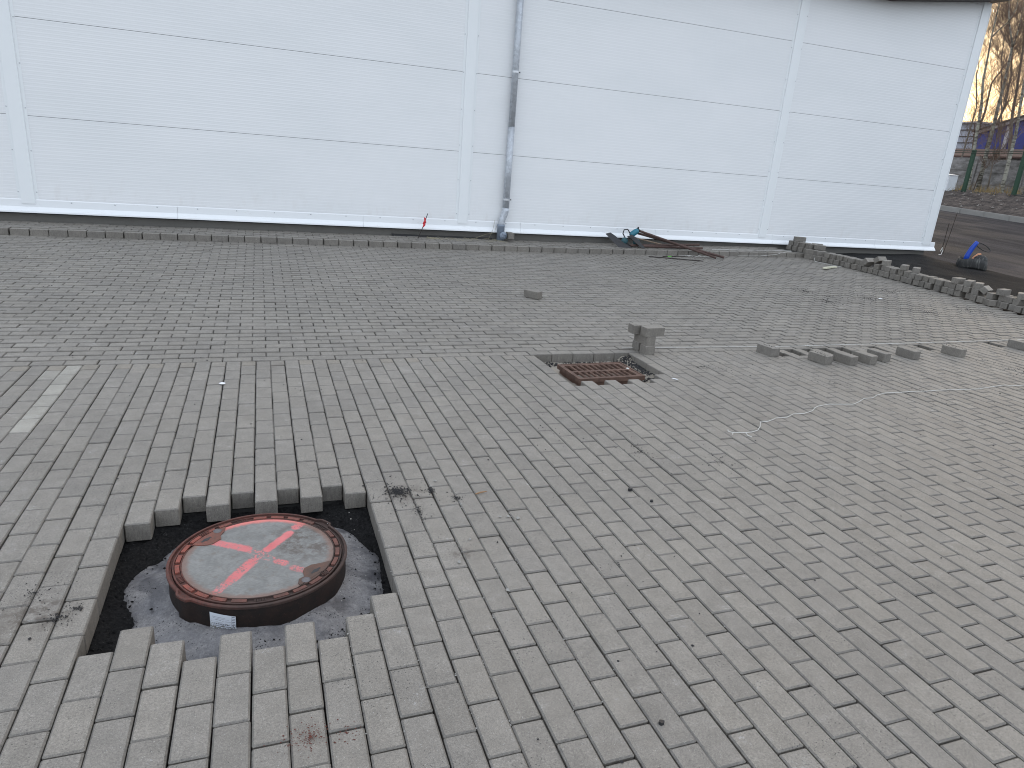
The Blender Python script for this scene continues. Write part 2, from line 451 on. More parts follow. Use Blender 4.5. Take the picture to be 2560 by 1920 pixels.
# ------------------------------------------------------------------ warehouse
def wall_mat():
    k = NT('white_panel_coating'); p = k.pos(); o = k.sepx(p)
    wv = k.math('SINE', k.math('MULTIPLY', o['Z'], 2 * math.pi / 0.088))
    wv2 = k.math('SINE', k.math('MULTIPLY', o['Z'], 2 * math.pi / 0.022))
    h = k.math('ADD', k.math('POWER', k.math('ABSOLUTE', wv), 6.0), k.math('MULTIPLY', wv2, 0.25))
    big = k.noise(k.mapping(p, (0.5, 1, 1.5)), 1.2, 4, 0.6)
    c = k.mix(k.ramp(big, 0.3, 0.7), (0.775, 0.79, 0.80), (0.81, 0.82, 0.83))
    c = k.scale(c, k.ramp(h, 0.0, 1.2, 0.985, 1.01, False))
    dirt = k.math('MULTIPLY', k.ramp(o['Z'], 1.1, 0.5), k.ramp(k.noise(k.mapping(p, (3, 1, 1.2)), 3, 6, 0.7), 0.48, 0.72))
    c = k.mix(k.math('MULTIPLY', dirt, 0.16), c, (0.50, 0.44, 0.38))
    k.bump(h, 0.0010, 0.55)
    return k.fin(c, 0.42, 0, 0.4)
M_panel = wall_mat()
k = NT('white_trim'); p = k.pos(); f = k.noise(p, 5, 4)
M_trim = k.fin(k.mix(f, (0.78, 0.81, 0.82), (0.82, 0.84, 0.85)), 0.38)
k = NT('flashing_white'); p = k.pos()
d = k.math('MULTIPLY', k.ramp(k.noise(k.mapping(p, (2, 2, 6)), 4, 6, 0.75), 0.60, 0.72), 0.35)
M_flash = k.fin(k.mix(d, (0.80, 0.82, 0.835), (0.5, 0.42, 0.35)), 0.35)
k = NT('plinth_concrete'); p = k.pos()
c = k.mix(k.noise(k.mapping(p, (1, 1, 3)), 2.5, 6, 0.7), (0.100, 0.096, 0.088), (0.165, 0.158, 0.145)); k.bump(k.noise(p, 60, 4), 0.002)
M_plinth = k.fin(c, 0.9)
M_dark = simple('dark_gap', (0.02, 0.02, 0.022), 0.8); M_seal = simple('grey_seam_seal', (0.16, 0.17, 0.18), 0.8)
M_roofdark = simple('brown_roof_edge', (0.055, 0.045, 0.04), 0.5)
M_screw = simple('screw_head', (0.50, 0.52, 0.54), 0.5, 0.2)

wh = empty('warehouse', (5.0, 5.45, 0.3))
tag(wh, 'long white sandwich panel warehouse wall behind the paving, ending at the right corner', 'warehouse')
WO = Vector(wh.location)
def wb(mb, name, mat, smooth=False):                      # builds in world coordinates, then hangs it under the warehouse
    mb.v = [(a - WO.x, b - WO.y, c_ - WO.z) for a, b, c_ in mb.v]
    return mb.build(name, mat, wh, smooth)
def roof_z(x): return max(4.70, 4.985 + 0.13 * (x - 13.3))
SEAMS = [0.585, 1.620, 2.726, 3.832, 4.938, 6.05]
TR = [-8.0, -2.225, 3.53, 9.26, 13.48]
YW = 5.45
for b_ in range(4):
    x0, x1 = TR[b_], TR[b_ + 1]
    if b_ == 3: x1 = 13.42
    for r_ in range(5):
        z0, z1 = SEAMS[r_] + 0.0025, SEAMS[r_ + 1] - 0.0025
        poly = [(x0, z0), (x1, z0)]
        kx = [x for x in lin(x0, x1, 9)]
        top = [(x, min(z1, roof_z(x) + 0.05)) for x in kx[::-1]]
        if max(t[1] for t in top) < z0 + 0.05: continue
        top = [(x, max(z, z0 + 0.01)) for x, z in top]
        if all(abs(t[1] - z1) < 1e-6 for t in top): top = [(x1, z1), (x0, z1)]
        M_ = Matrix(((1, 0, 0, 0), (0, 0, -1, YW), (0, 1, 0, 0), (0, 0, 0, 1)))   # (x, z, depth) -> world
        mb = MB(); mb.prism(poly + top, -0.10, 0.0, M_)
        wb(mb, 'wall_panel', M_panel)
# backing so that seams read dark, side and rear walls, roof
mb = MB(); mb.box(-8, 13.40, YW + 0.008, YW + 0.09, 0.50, 4.7); wb(mb, 'backing', M_seal)
mb = MB(); mb.box(13.42, 13.47, YW + 0.01, 24.0, 0.55, 4.9); wb(mb, 'side_wall', M_panel)
mb = MB(); mb.box(-8, 13.47, 24.0, 24.1, 0.55, 4.2); wb(mb, 'rear_wall', M_panel)
mb = MB(); mb.box(-8.1, -8.0, YW, 24.0, 0.55, 4.2); wb(mb, 'end_wall', M_panel)
mb = MB()
kx = [-8.3, 11.11, 13.30, 13.66]
for (xa, xb) in zip(kx[:-1], kx[1:]):
    za, zb = roof_z(xa), roof_z(xb)
    mb.add([(xa, 5.12, za), (xb, 5.12, zb), (xb, 24.3, zb), (xa, 24.3, za), (xa, 5.12, za + 0.16), (xb, 5.12, zb + 0.16), (xb, 24.3, zb + 0.16), (xa, 24.3, za + 0.16)],
           [(0, 3, 2, 1), (4, 5, 6, 7), (0, 1, 5, 4), (1, 2, 6, 5), (2, 3, 7, 6), (3, 0, 4, 7)])
wb(mb, 'roof', M_roofdark)
# concrete plinth
mb = MB()
for i in range(46):
    xa = -8 + i * 0.466; xb = xa + 0.466
    if xb > 13.42: xb = 13.42
    mb.box(xa, xb, 5.475, 5.60, gz(xa, 5.4) - 0.25, 0.50)
wb(mb, 'plinth', M_plinth)
mb = MB(); mb.box(-8, 13.40, 5.47, 5.485, 0.425, 0.447); wb(mb, 'shadow_gap_strip', M_dark)
# drip flashing, in two metre lengths
x = -8.0
while x < 13.5:
    x1 = min(x + 2.5, 13.62)
    pr = [(5.4465, 0.612), (5.440, 0.600), (5.438, 0.515), (5.392, 0.462), (5.390, 0.444), (5.396, 0.444), (5.40, 0.455), (5.50, 0.50)]
    mb = MB(); n_ = len(pr)
    mb.add([(x, a, b) for a, b in pr] + [(x1 - 0.003, a, b) for a, b in pr], [(i, i + 1, n_ + i + 1, n_ + i) for i in range(n_ - 1)] + [tuple(range(n_)), tuple(range(n_, 2 * n_))[::-1]])
    fl = wb(mb, 'drip_flashing', M_flash)
    s_ = MB(); q = x + 0.25
    while q < x1 - 0.1:
        s_.lathe([(0.0, -0.004), (0.007, -0.003), (0.009, 0.001)], 8); q0 = len(s_.v) - 24
        for i in range(q0, len(s_.v)):
            a, b, c_ = s_.v[i]; s_.v[i] = (q + a - WO.x, 5.4375 + c_ - WO.y, 0.585 + b - WO.z)
        q += 0.5
    s_.build('screws', M_screw, fl)['kind'] = 'stuff'
    x = x1
# cover strips over the vertical joints with their screws
def strip_trim(xc, wdt, fl_l, fl_r, name, ztop):
    x0, x1 = xc - wdt / 2, xc + wdt / 2
    mb = MB()
    pr = [(x0 - fl_l, YW - 0.0015), (x0, YW - 0.004), (x0 + 0.004, YW - 0.022), (x1 - 0.004, YW - 0.022), (x1, YW - 0.004), (x1 + fl_r, YW - 0.0015)]
    n_ = len(pr)
    mb.add([(a, b, 0.555) for a, b in pr] + [(a, b, ztop) for a, b in pr], [(i, i + 1, n_ + i + 1, n_ + i) for i in range(n_ - 1)] + [tuple(range(n_))])
    t_ = wb(mb, name, M_trim)
    z = 0.70
    proto = None
    while z < ztop - 0.1:
        for xx in ([x0 - fl_l + 0.012] if fl_l else []) + ([x1 + fl_r - 0.012] if fl_r else []):
            if proto is None:
                s_ = MB(); s_.lathe([(0.0, -0.005), (0.006, -0.0045), (0.0075, 0.0)], 8)
                s_.v = [(a, c_, b) for a, b, c_ in s_.v]
                o = s_.build('screw', M_screw, t_); proto = o
            else:
                o = proto.copy(); COL.objects.link(o); o.parent = t_
            o.location = (xx - WO.x, YW - 0.003 - WO.y, z - WO.z)
        z += 0.505
    return t_
for xc in TR[1:4]: strip_trim(xc, 0.155, 0.035, 0.035, 'cover_strip', roof_z(xc))
strip_trim(13.36, 0.20, 0.04, 0.0, 'corner_strip', roof_z(13.3))
mb = MB(); mb.box(13.459, 13.482, YW - 0.024, YW + 0.25, 0.555, 4.9); wb(mb, 'corner_return', M_trim)

# ------------------------------------------------------------------ downpipe
def zinc():
    k = NT('galvanised_steel'); p = k.pos()
    f = k.vor(p, 28, out='Color'); sp = k.sepx(f)[0]
    b_ = k.noise(k.mapping(p, (6, 6, 1.5)), 2.0, 5, 0.65)
    c = k.mix(b_, (0.42, 0.45, 0.49), (0.54, 0.57, 0.61)); c = k.scale(c, k.ramp(sp, 0, 1, 0.85, 1.1, False))
    return k.fin(c, k.ramp(b_, 0.3, 0.7, 0.38, 0.55), 0.3)
M_zinc = zinc()
M_pvc = simple('grey_drain_plastic', (0.22, 0.26, 0.32), 0.45, 0, 0.06)
M_black = simple('black_plastic', (0.018, 0.018, 0.020), 0.5)
dp = empty('downpipe', (4.19, 5.37, 0.33)); tag(dp, 'galvanised round downpipe on the white wall, with offset foot and grey plastic socket', 'downpipe')
def dpb(mb, nm, mt, sm=True):
    mb.v = [(a - 4.19, b - 5.37, c_ - 0.33) for a, b, c_ in mb.v]; return mb.build(nm, mt, dp, sm)
mb = MB(); mb.tube([(4.205, 5.37, 4.25), (4.205, 5.37, 2.0)], 0.049, 20); dpb(mb, 'upper_pipe', M_zinc)
mb = MB(); mb.tube([(4.205, 5.37, 2.03), (4.205, 5.37, 0.80)], 0.0515, 20); dpb(mb, 'lower_pipe', M_zinc)
mb = MB(); mb.tube([(4.205, 5.37, 0.83), (4.203, 5.37, 0.78), (4.190, 5.37, 0.73), (4.165, 5.37, 0.66), (4.150, 5.37, 0.60), (4.147, 5.37, 0.52)], [0.0535, 0.0535, 0.053, 0.052, 0.0515, 0.051], 20); dpb(mb, 'offset_bend', M_zinc)
mb = MB(); mb.lathe([(0.053, 0.575), (0.064, 0.575), (0.064, 0.545), (0.0595, 0.54), (0.0595, 0.28), (0.0, 0.28)], 24, 4.147, 5.37); sk = dpb(mb, 'drain_socket', M_pvc)
mb = MB(); mb.tube([(4.165, 5.33, 0.41), (4.165, 5.28, 0.41)], 0.050, 20); dpb(mb, 'cleanout_branch', M_pvc)
mb = MB(); mb.tube([(4.165, 5.283, 0.41), (4.165, 5.262, 0.41)], [0.061, 0.058], 20)
for a in range(4):
    an = a * math.pi / 2 + 0.6
    mb.tube([(4.165 + 0.015 * math.cos(an), 5.258, 0.41 + 0.015 * math.sin(an)), (4.165 + 0.045 * math.cos(an), 5.258, 0.41 + 0.045 * math.sin(an))], 0.006, 6)
dpb(mb, 'cleanout_cap', M_pvc)
for zz in (2.80, 0.96):
    mb = MB(); mb.tube([(4.205, 5.37, zz - 0.014), (4.205, 5.37, zz + 0.014)], 0.0555, 20); mb.box(4.25, 4.29, 5.365, 5.377, zz - 0.012, zz + 0.012); mb.box(4.20, 4.21, 5.42, 5.45, zz - 0.01, zz + 0.01)
    br = dpb(mb, 'pipe_clamp', simple('bright_zinc', (0.62, 0.64, 0.66), 0.35, 0.7), False)
    mb = MB(); mb.tube([(4.268, 5.352, zz), (4.268, 5.39, zz)], 0.009, 6); mb.v = [(a - 4.19, b - 5.37, c_ - 0.33) for a, b, c_ in mb.v]; mb.build('bolt', M_black, br)

# ------------------------------------------------------------------ manhole in the front opening
MC = (0.526, -2.632)
def rust_mat(name, a, b_, c3, pinkamt=0.0):
    k = NT(name); p = k.pos(); n1 = k.noise(p, 18, 6, 0.7); n2 = k.noise(p, 120, 4, 0.7)
    c = k.mix(k.ramp(n1, 0.32, 0.68), a, b_); c = k.mix(k.ramp(n2, 0.55, 0.75, 0, 0.7), c, c3)
    if pinkamt:
        o = k.sepx(p); side = k.ramp(k.math('ADD', o['X'], k.math('MULTIPLY', n1, 0.25)), 0.62, 0.40)
        far = k.ramp(k.math('ADD', o['Y'], k.math('MULTIPLY', n1, 0.2)), -2.33, -2.2)
        msk = k.math('MULTIPLY', k.math('MAXIMUM', side, far), k.ramp(k.noise(p, 60, 4, 0.7), 0.35, 0.6, 0.35, 1))
        c = k.mix(k.math('MULTIPLY', msk, pinkamt), c, (0.62, 0.12, 0.075))
    k.bump(n2, 0.0012)
    return k.fin(c, 0.75, 0.1)
M_ring = rust_mat('rusty_cast_iron', (0.036, 0.022, 0.018), (0.064, 0.036, 0.029), (0.022, 0.014, 0.012), 0.12)
M_lug = rust_mat('painted_cast_iron_lug', (0.165, 0.066, 0.050), (0.085, 0.042, 0.033), (0.045, 0.024, 0.019), 0.28)
M_side = rust_mat('dark_rusty_frame', (0.010, 0.007, 0.006), (0.024, 0.012, 0.009), (0.060, 0.030, 0.019))
M_pad = rust_mat('rusty_pad', (0.080, 0.055, 0.045), (0.125, 0.068, 0.050), (0.058, 0.043, 0.038), 0.22)

def infill_mat():
    k = NT('concrete_infill_with_spray_cross'); p = k.pos()
    streak = k.noise(k.mapping(p, (1, 1, 1)), 16, 6, 0.65, 0.6)
    c = k.mix(k.ramp(streak, 0.3, 0.7), (0.175, 0.174, 0.167), (0.235, 0.234, 0.225))
    rot = k.n('ShaderNodeMapping'); k.l(p, rot.inputs['Vector']); rot.inputs['Rotation'].default_value = (0, 0, R(-52)); rot.inputs['Scale'].default_value = (60, 420, 1)
    brush = k.noise(rot.outputs[0], 1.0, 3, 0.6)
    c = k.scale(c, k.ramp(brush, 0.3, 0.7, 0.74, 1.2, False))
    # rust washed over the right-hand half
    d = k.n('ShaderNodeVectorMath', operation='DISTANCE'); k.l(p, d.inputs[0]); d.inputs[1].default_value = (0.70, -2.56, 0.0)
    st = k.math('MULTIPLY', k.ramp(d.outputs['Value'], 0.20, 0.07), k.ramp(k.noise(p, 22, 6, 0.75), 0.42, 0.60))
    c = k.mix(k.math('MULTIPLY', st, 0.9), c, (0.105, 0.088, 0.078))
    st2 = k.ramp(k.noise(p, 30, 6, 0.75), 0.54, 0.66); c = k.mix(k.math('MULTIPLY', st2, 0.5), c, (0.16, 0.135, 0.11))
    drop = k.noise(p, 95, 5, 0.75); edge = k.noise(p, 55, 4, 0.7)
    def seg(a, b_, wd, thr, amt):
        dx, dy = b_[0] - a[0], b_[1] - a[1]; L2 = dx * dx + dy * dy
        s1 = k.n('ShaderNodeVectorMath', operation='SUBTRACT'); k.l(p, s1.inputs[0]); s1.inputs[1].default_value = (a[0], a[1], 0)
        dt = k.n('ShaderNodeVectorMath', operation='DOT_PRODUCT'); k.l(s1.outputs[0], dt.inputs[0]); dt.inputs[1].default_value = (dx / L2, dy / L2, 0)
        t = k.math('MULTIPLY', dt.outputs['Value'], 1.0, clamp=True)
        sc_ = k.n('ShaderNodeVectorMath', operation='SCALE'); sc_.inputs[0].default_value = (dx, dy, 0); k.l(t, sc_.inputs['Scale'])
        ds = k.n('ShaderNodeVectorMath', operation='DISTANCE'); k.l(s1.outputs[0], ds.inputs[0]); k.l(sc_.outputs[0], ds.inputs[1])
        m_ = k.ramp(k.math('ADD', ds.outputs['Value'], k.math('MULTIPLY', edge, 0.020)), wd + 0.013, wd + 0.003)
        return k.math('MULTIPLY', k.math('MULTIPLY', m_, k.ramp(drop, thr, thr + 0.10)), amt)
    ms = [seg((0.352, -2.880), (0.440, -2.760), 0.019, 0.42, 0.85), seg((0.43, -2.775), (0.50, -2.665), 0.024, 0.38, 0.97), seg((0.50, -2.665), (0.565, -2.585), 0.019, 0.47, 0.95),
          seg((0.555, -2.595), (0.640, -2.488), 0.020, 0.30, 1.0), seg((0.668, -2.445), (0.712, -2.392), 0.020, 0.38, 0.95),
          seg((0.345, -2.492), (0.478, -2.577), 0.022, 0.36, 0.92), seg((0.49, -2.59), (0.565, -2.665), 0.020, 0.50, 0.85), seg((0.59, -2.69), (0.615, -2.708), 0.019, 0.40, 0.95),
          seg((0.648, -2.748), (0.700, -2.785), 0.019, 0.42, 0.8)]
    tot = ms[0]
    for q in ms[1:]: tot = k.math('MAXIMUM', tot, q)
    pk = k.mix(k.noise(p, 20, 3), (0.52, 0.12, 0.125), (0.66, 0.22, 0.22))
    c = k.mix(tot, c, pk)
    # overspray and rust along the far rim
    dd = k.n('ShaderNodeVectorMath', operation='DISTANCE'); k.l(p, dd.inputs[0]); dd.inputs[1].default_value = (MC[0], MC[1], 0)
    o = k.sepx(p); farm = k.ramp(o['Y'], -2.45, -2.38)
    rm = k.math('MULTIPLY', k.ramp(k.math('ADD', dd.outputs['Value'], k.math('MULTIPLY', edge, 0.03)), 0.262, 0.285), 0.6)
    c = k.mix(rm, c, (0.20, 0.10, 0.07)); c = k.mix(k.math('MULTIPLY', rm, k.math('MULTIPLY', farm, 1.2)), c, (0.80, 0.22, 0.20))
    k.bump(k.math('ADD', brush, k.math('MULTIPLY', drop, 1.3)), 0.0010, 0.8)
    return k.fin(c, 0.8)
M_infill = infill_mat()

man = empty('manhole', (MC[0], MC[1], 0)); tag(man, 'round manhole with rusty iron ring, concrete infill and pink sprayed cross, in the unpaved opening', 'manhole')
def mloc(mb): mb.v = [(a - MC[0], b - MC[1], c_) for a, b, c_ in mb.v]; return mb
A1, A2_ = math.atan2(-2.846 - MC[1], 0.268 - MC[0]), math.atan2(-2.429 - MC[1], 0.782 - MC[0])
def lobe(a, r):
    if r < 0.318: return 0
    best = min(abs((a - q + math.pi) % (2 * math.pi) - math.pi) for q in (A1, A2_))
    return 0.014 * max(0, min(1, (R(6.5) - best) / R(1.5)))
fr = MB().lathe([(0.3125, -0.020), (0.3125, -0.0105), (0.3205, -0.0100), (0.3210, 0.0), (0.3285, 0.0), (0.3310, -0.002), (0.3310, -0.010), (0.3270, -0.014)], 180, 0, 0, lobe).build('frame_rim', M_ring, man, True)
sd = MB().lathe([(0.3272, -0.012), (0.3255, -0.05), (0.3275, -0.165), (0.33, -0.19)], 120, 0, 0, lambda a, r: lobe(a, r) * 0.8 + 0.0012 * math.sin(a * 7) ).build('frame_wall', M_side, man, True)
for po in fr.data.polygons: po.use_smooth = False
cv = MB().lathe([(0.3095, -0.020), (0.3095, -0.002), (0.3075, -0.001), (0.3045, -0.001), (0.3035, -0.0075), (0.2830, -0.0075), (0.2820, -0.001), (0.2785, -0.001), (0.2775, -0.004)], 160).build('cover_ring', M_ring, man)
# concrete infill
mb = MB(); rr = [0, 0.03, 0.06, 0.09, 0.12, 0.15, 0.18, 0.21, 0.24, 0.262, 0.2780]
mb.v.append((0, 0, -0.003)); na = 72
for r_ in rr[1:]:
    for j in range(na):
        a = 2 * math.pi * j / na
        mb.v.append((r_ * math.cos(a), r_ * math.sin(a), -0.003 + 0.0008 * mn.noise(Vector((r_ * 20 * math.cos(a), r_ * 20 * math.sin(a), 0)))))
for j in range(na): mb.f.append((0, 1 + j, 1 + (j + 1) % na))
for i in range(len(rr) - 2):
    for j in range(na):
        a_, b_ = 1 + i * na + j, 1 + i * na + (j + 1) % na
        mb.f.append((a_, a_ + na, b_ + na, b_))
mb.build('concrete_infill', M_infill, man, True)
mb = MB().lathe([(0.0, -0.0205), (0.325, -0.0205)], 60).build('inner_shelf', M_side, man)
# raised lugs in the channel of the ring
def arc_prism(r0, r1, a0, a1, z0, z1, n=5):
    m_ = MB(); po = [(r0 * math.cos(a), r0 * math.sin(a)) for a in lin(a0, a1, n)] + [(r1 * math.cos(a), r1 * math.sin(a)) for a in lin(a1, a0, n)]
    return m_.prism(po[::-1], z0, z1)
gaps = [R(200), R(258), R(20), R(322)]
nl = 26
for i in range(nl):
    a = 2 * math.pi * (i + 0.5) / nl
    if i in (7, 19, 2, 14):                      # cast lettering fields: worn small raised marks
        for q in range(5):
            aa = a + (q - 2) * 0.030
            sub = arc_prism(0.2865, 0.2995, aa - 0.008, aa + 0.008, -0.0075, -0.0030, 3)
            if q == 0: grp = sub
            else: grp.add(sub.v, sub.f)
        grp.build('cast_lettering', M_ring, man); continue
    arc_prism(0.2855, 0.3010, a - 0.088, a + 0.088, -0.0075, -0.0003).build('lug', M_lug, man)
# rusty pads with lifting slots and plugs
def pad(poly, slot, plug, mark, square):
    """iron pad from its outline, with a black inlay standing in for the dark lifting slot"""
    q = []
    for x, y in poly:
        x, y = x - MC[0], y - MC[1]; l = math.hypot(x, y)
        if l > 0.2805: x, y = x * 0.2805 / l, y * 0.2805 / l
        q.append((x, y))
    pd = MB().prism(q, -0.006, 0.0006).build('iron_pad', M_pad, man)
    bm_ = None
    (xa, ya), (xb, yb) = slot; cx, cy = (xa + xb) / 2 - MC[0], (ya + yb) / 2 - MC[1]; ang = math.atan2(yb - ya, xb - xa); h = math.hypot(xb - xa, yb - ya) / 2
    M2 = Matrix.Translation((cx, cy, 0)) @ Matrix.Rotation(ang, 4, 'Z')
    prt = [(-h, -0.004), (-h * .4, -0.0055), (-h * .2, -0.009), (h * .3, -0.009), (h * .5, -0.0045), (h, -0.004), (h, 0.004), (h * .4, 0.006), (h * .2, 0.009), (-h * .3, 0.009), (-h * .5, 0.005), (-h, 0.004)]
    MB().prism(prt, -0.004, 0.0011, M2).build('dark_slot_inlay', M_black, pd)  # black inlay in place of the slot's dark hollow
    bx_, by_ = plug[0] - MC[0], plug[1] - MC[1]
    MB().lathe([(0.0, 0.0022), (0.011, 0.0022), (0.0125, 0.0012), (0.0130, 0.0022), (0.0155, 0.0022), (0.0165, 0.0)], 24, bx_, by_).build('plug', M_plug, pd)
    mx, my = mark[0] - MC[0], mark[1] - MC[1]
    m_ = MB()
    if square:
        for (a_, b_, c_, d_) in ((-.014, .014, -.011, -.009), (-.014, .014, .009, .011), (-.014, -.012, -.009, .009), (.012, .014, -.009, .009), (-.007, -.004, -.006, .006), (-.001, .002, -.006, .006), (.005, .008, -.006, .006)):
            m_.box(a_, b_, c_, d_, 0.0, 0.0022, Matrix.Translation((mx, my, 0)) @ Matrix.Rotation(R(20), 4, 'Z'))
    else:
        Mx_ = Matrix.Translation((mx, my, 0)) @ Matrix.Rotation(R(45), 4, 'Z')
        for i in range(20):
            a0_, a1_ = 2 * math.pi * i / 20, 2 * math.pi * (i + 1) / 20
            m_.prism([(.021 * math.cos(a0_), .010 * math.sin(a0_)), (.021 * math.cos(a1_), .010 * math.sin(a1_)), (.019 * math.cos(a1_), .008 * math.sin(a1_)), (.019 * math.cos(a0_), .008 * math.sin(a0_))], 0, 0.002, Mx_)
        for i in range(5): m_.box(-.012 + .005 * i, -.009 + .005 * i, -.004, .004, 0, .002, Mx_)
    m_.build('cast_mark', M_ring, pd)
M_plug = simple('worn_iron_plug', (0.15, 0.14, 0.145), 0.5, 0.5)
LPAD = [(0.3909, -2.3963), (0.3873, -2.4261), (0.3745, -2.4567), (0.3787, -2.4804), (0.367, -2.494), (0.3497, -2.5126), (0.3318, -2.5181), (0.3076, -2.5179), (0.2829, -2.5075), (0.2621, -2.5093), (0.2486, -2.5249), (0.2284, -2.5297), (0.2312, -2.4964), (0.2511, -2.4499), (0.2788, -2.4132), (0.3144, -2.3871), (0.3517, -2.3764), (0.3834, -2.3706)]
RPAD = [(0.7984, -2.7368), (0.7509, -2.741), (0.7102, -2.7464), (0.6846, -2.7637), (0.6774, -2.7848), (0.6815, -2.819), (0.6615, -2.8308), (0.6573, -2.8567), (0.6666, -2.8748), (0.6627, -2.8948), (0.7074, -2.8789), (0.7455, -2.8474), (0.7863, -2.7981), (0.8164, -2.7467)]
pad(LPAD, ((0.3061, -2.4949), (0.3406, -2.4612)), (0.3617, -2.4173), (0.3139, -2.4293), False)
pad(RPAD, ((0.7069, -2.8055), (0.7421, -2.7738)), (0.686, -2.843), (0.7551, -2.8108), True)
# product sticker on the frame wall (printing too small to read: rows of tiny dashes)
def label_mat():
    k = NT('printed_sticker'); p = k.n('ShaderNodeTexCoord').outputs['UV']; o = k.sepx(p)
    c = (0.66, 0.70, 0.76)
    rows = [(0.80, 0.012, 0.10, 0.60, 90), (0.72, 0.010, 0.12, 0.75, 120), (0.64, 0.014, 0.22, 0.45, 60), (0.60, 0.012, 0.58, 0.84, 90), (0.50, 0.012, 0.36, 0.52, 90), (0.405, 0.034, 0.17, 0.75, 38), (0.29, 0.024, 0.10, 0.82, 70), (0.17, 0.02, 0.15, 0.80, 50), (0.11, 0.016, 0.2, 0.8, 80)]
    tot = None
    for (yy, h, x0, x1, fr_) in rows:
        band = k.math('LESS_THAN', k.math('ABSOLUTE', k.math('SUBTRACT', o['Y'], yy)), h)
        xr = k.math('MULTIPLY', k.math('GREATER_THAN', o['X'], x0), k.math('LESS_THAN', o['X'], x1))
        ds = k.math('GREATER_THAN', k.math('SINE', k.math('MULTIPLY', o['X'], fr_ * 2)), -0.35)
        q = k.math('MULTIPLY', k.math('MULTIPLY', band, xr), ds); tot = q if tot is None else k.math('MAXIMUM', tot, q)
    lad = k.math('MULTIPLY', k.math('GREATER_THAN', o['X'], 0.86), k.math('LESS_THAN', o['X'], 0.97))
    lad = k.math('MULTIPLY', lad, k.math('GREATER_THAN', k.math('SINE', k.math('MULTIPLY', o['Y'], 62)), 0.35)); lad = k.math('MULTIPLY', lad, k.math('GREATER_THAN', o['Y'], 0.22))
    tot = k.math('MAXIMUM', tot, lad)
    sq = k.math('MULTIPLY', k.math('GREATER_THAN', o['X'], 0.86), k.math('LESS_THAN', k.math('ABSOLUTE', k.math('SUBTRACT', o['Y'], 0.15)), 0.03)); tot = k.math('MAXIMUM', tot, sq)
    vl = k.math('LESS_THAN', k.math('ABSOLUTE', k.math('SUBTRACT', o['X'], 0.84)), 0.004); tot = k.math('MAXIMUM', tot, vl)
    c = k.mix(k.math('MULTIPLY', tot, 0.85), c, (0.05, 0.06, 0.10))
    pp = k.pos(); dirt = k.ramp(k.math('ADD', k.noise(pp, 160, 4, 0.7), k.math('MULTIPLY', o['Y'], -0.35)), 0.36, 0.50)
    c = k.mix(k.math('MULTIPLY', dirt, 0.8), c, (0.11, 0.095, 0.065))
    return k.fin(c, 0.5)
mb = MB(); uvs = []
a0 = math.atan2(-2.945 - MC[1], 0.345 - MC[0]); a1 = math.atan2(-2.962 - MC[1], 0.442 - MC[0])
ncol = 9
for i in range(ncol):
    t = i / (ncol - 1); a = a0 + (a1 - a0) * t
    for j in range(2):
        z = (-0.098 - 0.006 * t) if j == 0 else (-0.028 - 0.010 * t)
        mb.v.append((0.3325 * math.cos(a), 0.3325 * math.sin(a), z)); uvs.append((t, j))
for i in range(ncol - 1): mb.f.append((2 * i, 2 * i + 2, 2 * i + 3, 2 * i + 1))
lb = mb.build('sticker', label_mat(), man)
uvl = lb.data.uv_layers.new(name='UVMap')
for li, lp in enumerate(lb.data.loops): uvl.data[li].uv = uvs[lp.vertex_index]
lb['label'] = 'white printed product sticker on the rusty side'
md = lb.modifiers.new('s', 'SOLIDIFY'); md.thickness = 0.0008

# mortar collar round the frame, millings around it
k = NT('mortar_collar'); p = k.pos(); f1 = k.noise(p, 9, 6, 0.7); f2 = k.noise(p, 200, 3, 0.7)
c = k.mix(k.ramp(f1, 0.3, 0.7), (0.125, 0.122, 0.130), (0.235, 0.225, 0.222)); c = k.scale(c, k.ramp(f2, 0.3, 0.7, 0.75, 1.25, False))
wetm = k.ramp(k.noise(p, 5.5, 5, 0.65, 0.4), 0.48, 0.60, 0, 0.65); c = k.mix(wetm, c, (0.045, 0.044, 0.052)); c = k.scale(c, k.ramp(k.noise(p, 70, 4, 0.75), 0.3, 0.7, 0.75, 1.25, False))
dk = k.math('MULTIPLY', k.ramp(k.vor(p, 90), 0.28, 0.16), k.ramp(k.noise(p, 9, 4), 0.42, 0.58)); c = k.mix(dk, c, (0.02, 0.02, 0.022))
k.bump(k.math('ADD', f1, k.math('MULTIPLY', f2, 0.2)), 0.006)
M_mortar = k.fin(c, k.ramp(f1, 0.4, 0.6, 0.42, 0.75))
mb = MB(); na = 120; rs = lin(0.318, 0.55, 15)
for i, r_ in enumerate(rs):
    for j in range(na):
        a = 2 * math.pi * j / na; t = (r_ - 0.318) / 0.232
        n_ = mn.fractal(Vector((math.cos(a) * 2.2, math.sin(a) * 2.2, t * 1.5)), 0.8, 2, 4)
        z = -0.092 - 0.058 * t - 0.12 * max(0, t - 0.70 - 0.22 * n_) * 2 + 0.010 * n_
        mb.v.append((MC[0] + r_ * math.cos(a), MC[1] + r_ * math.sin(a), z))
for i in range(len(rs) - 1):
    for j in range(na):
        a_, b_ = i * na + j, i * na + (j + 1) % na
        mb.f.append((a_, a_ + na, b_ + na, b_))
collar = mb.build('mortar_collar', M_mortar, None, True); structure(collar)
def fill_z(x, y):
    r_ = math.hypot(x - MC[0], y - MC[1])
    n_ = mn.fractal(Vector((x * 7, y * 7, 1.3)), 0.75, 2.1, 5); n2 = mn.noise(Vector((x * 55, y * 55, 0)))
    return -0.090 - 0.062 * max(0, min(1, (0.56 - r_) / 0.12)) + 0.014 * n_ + 0.0035 * n2
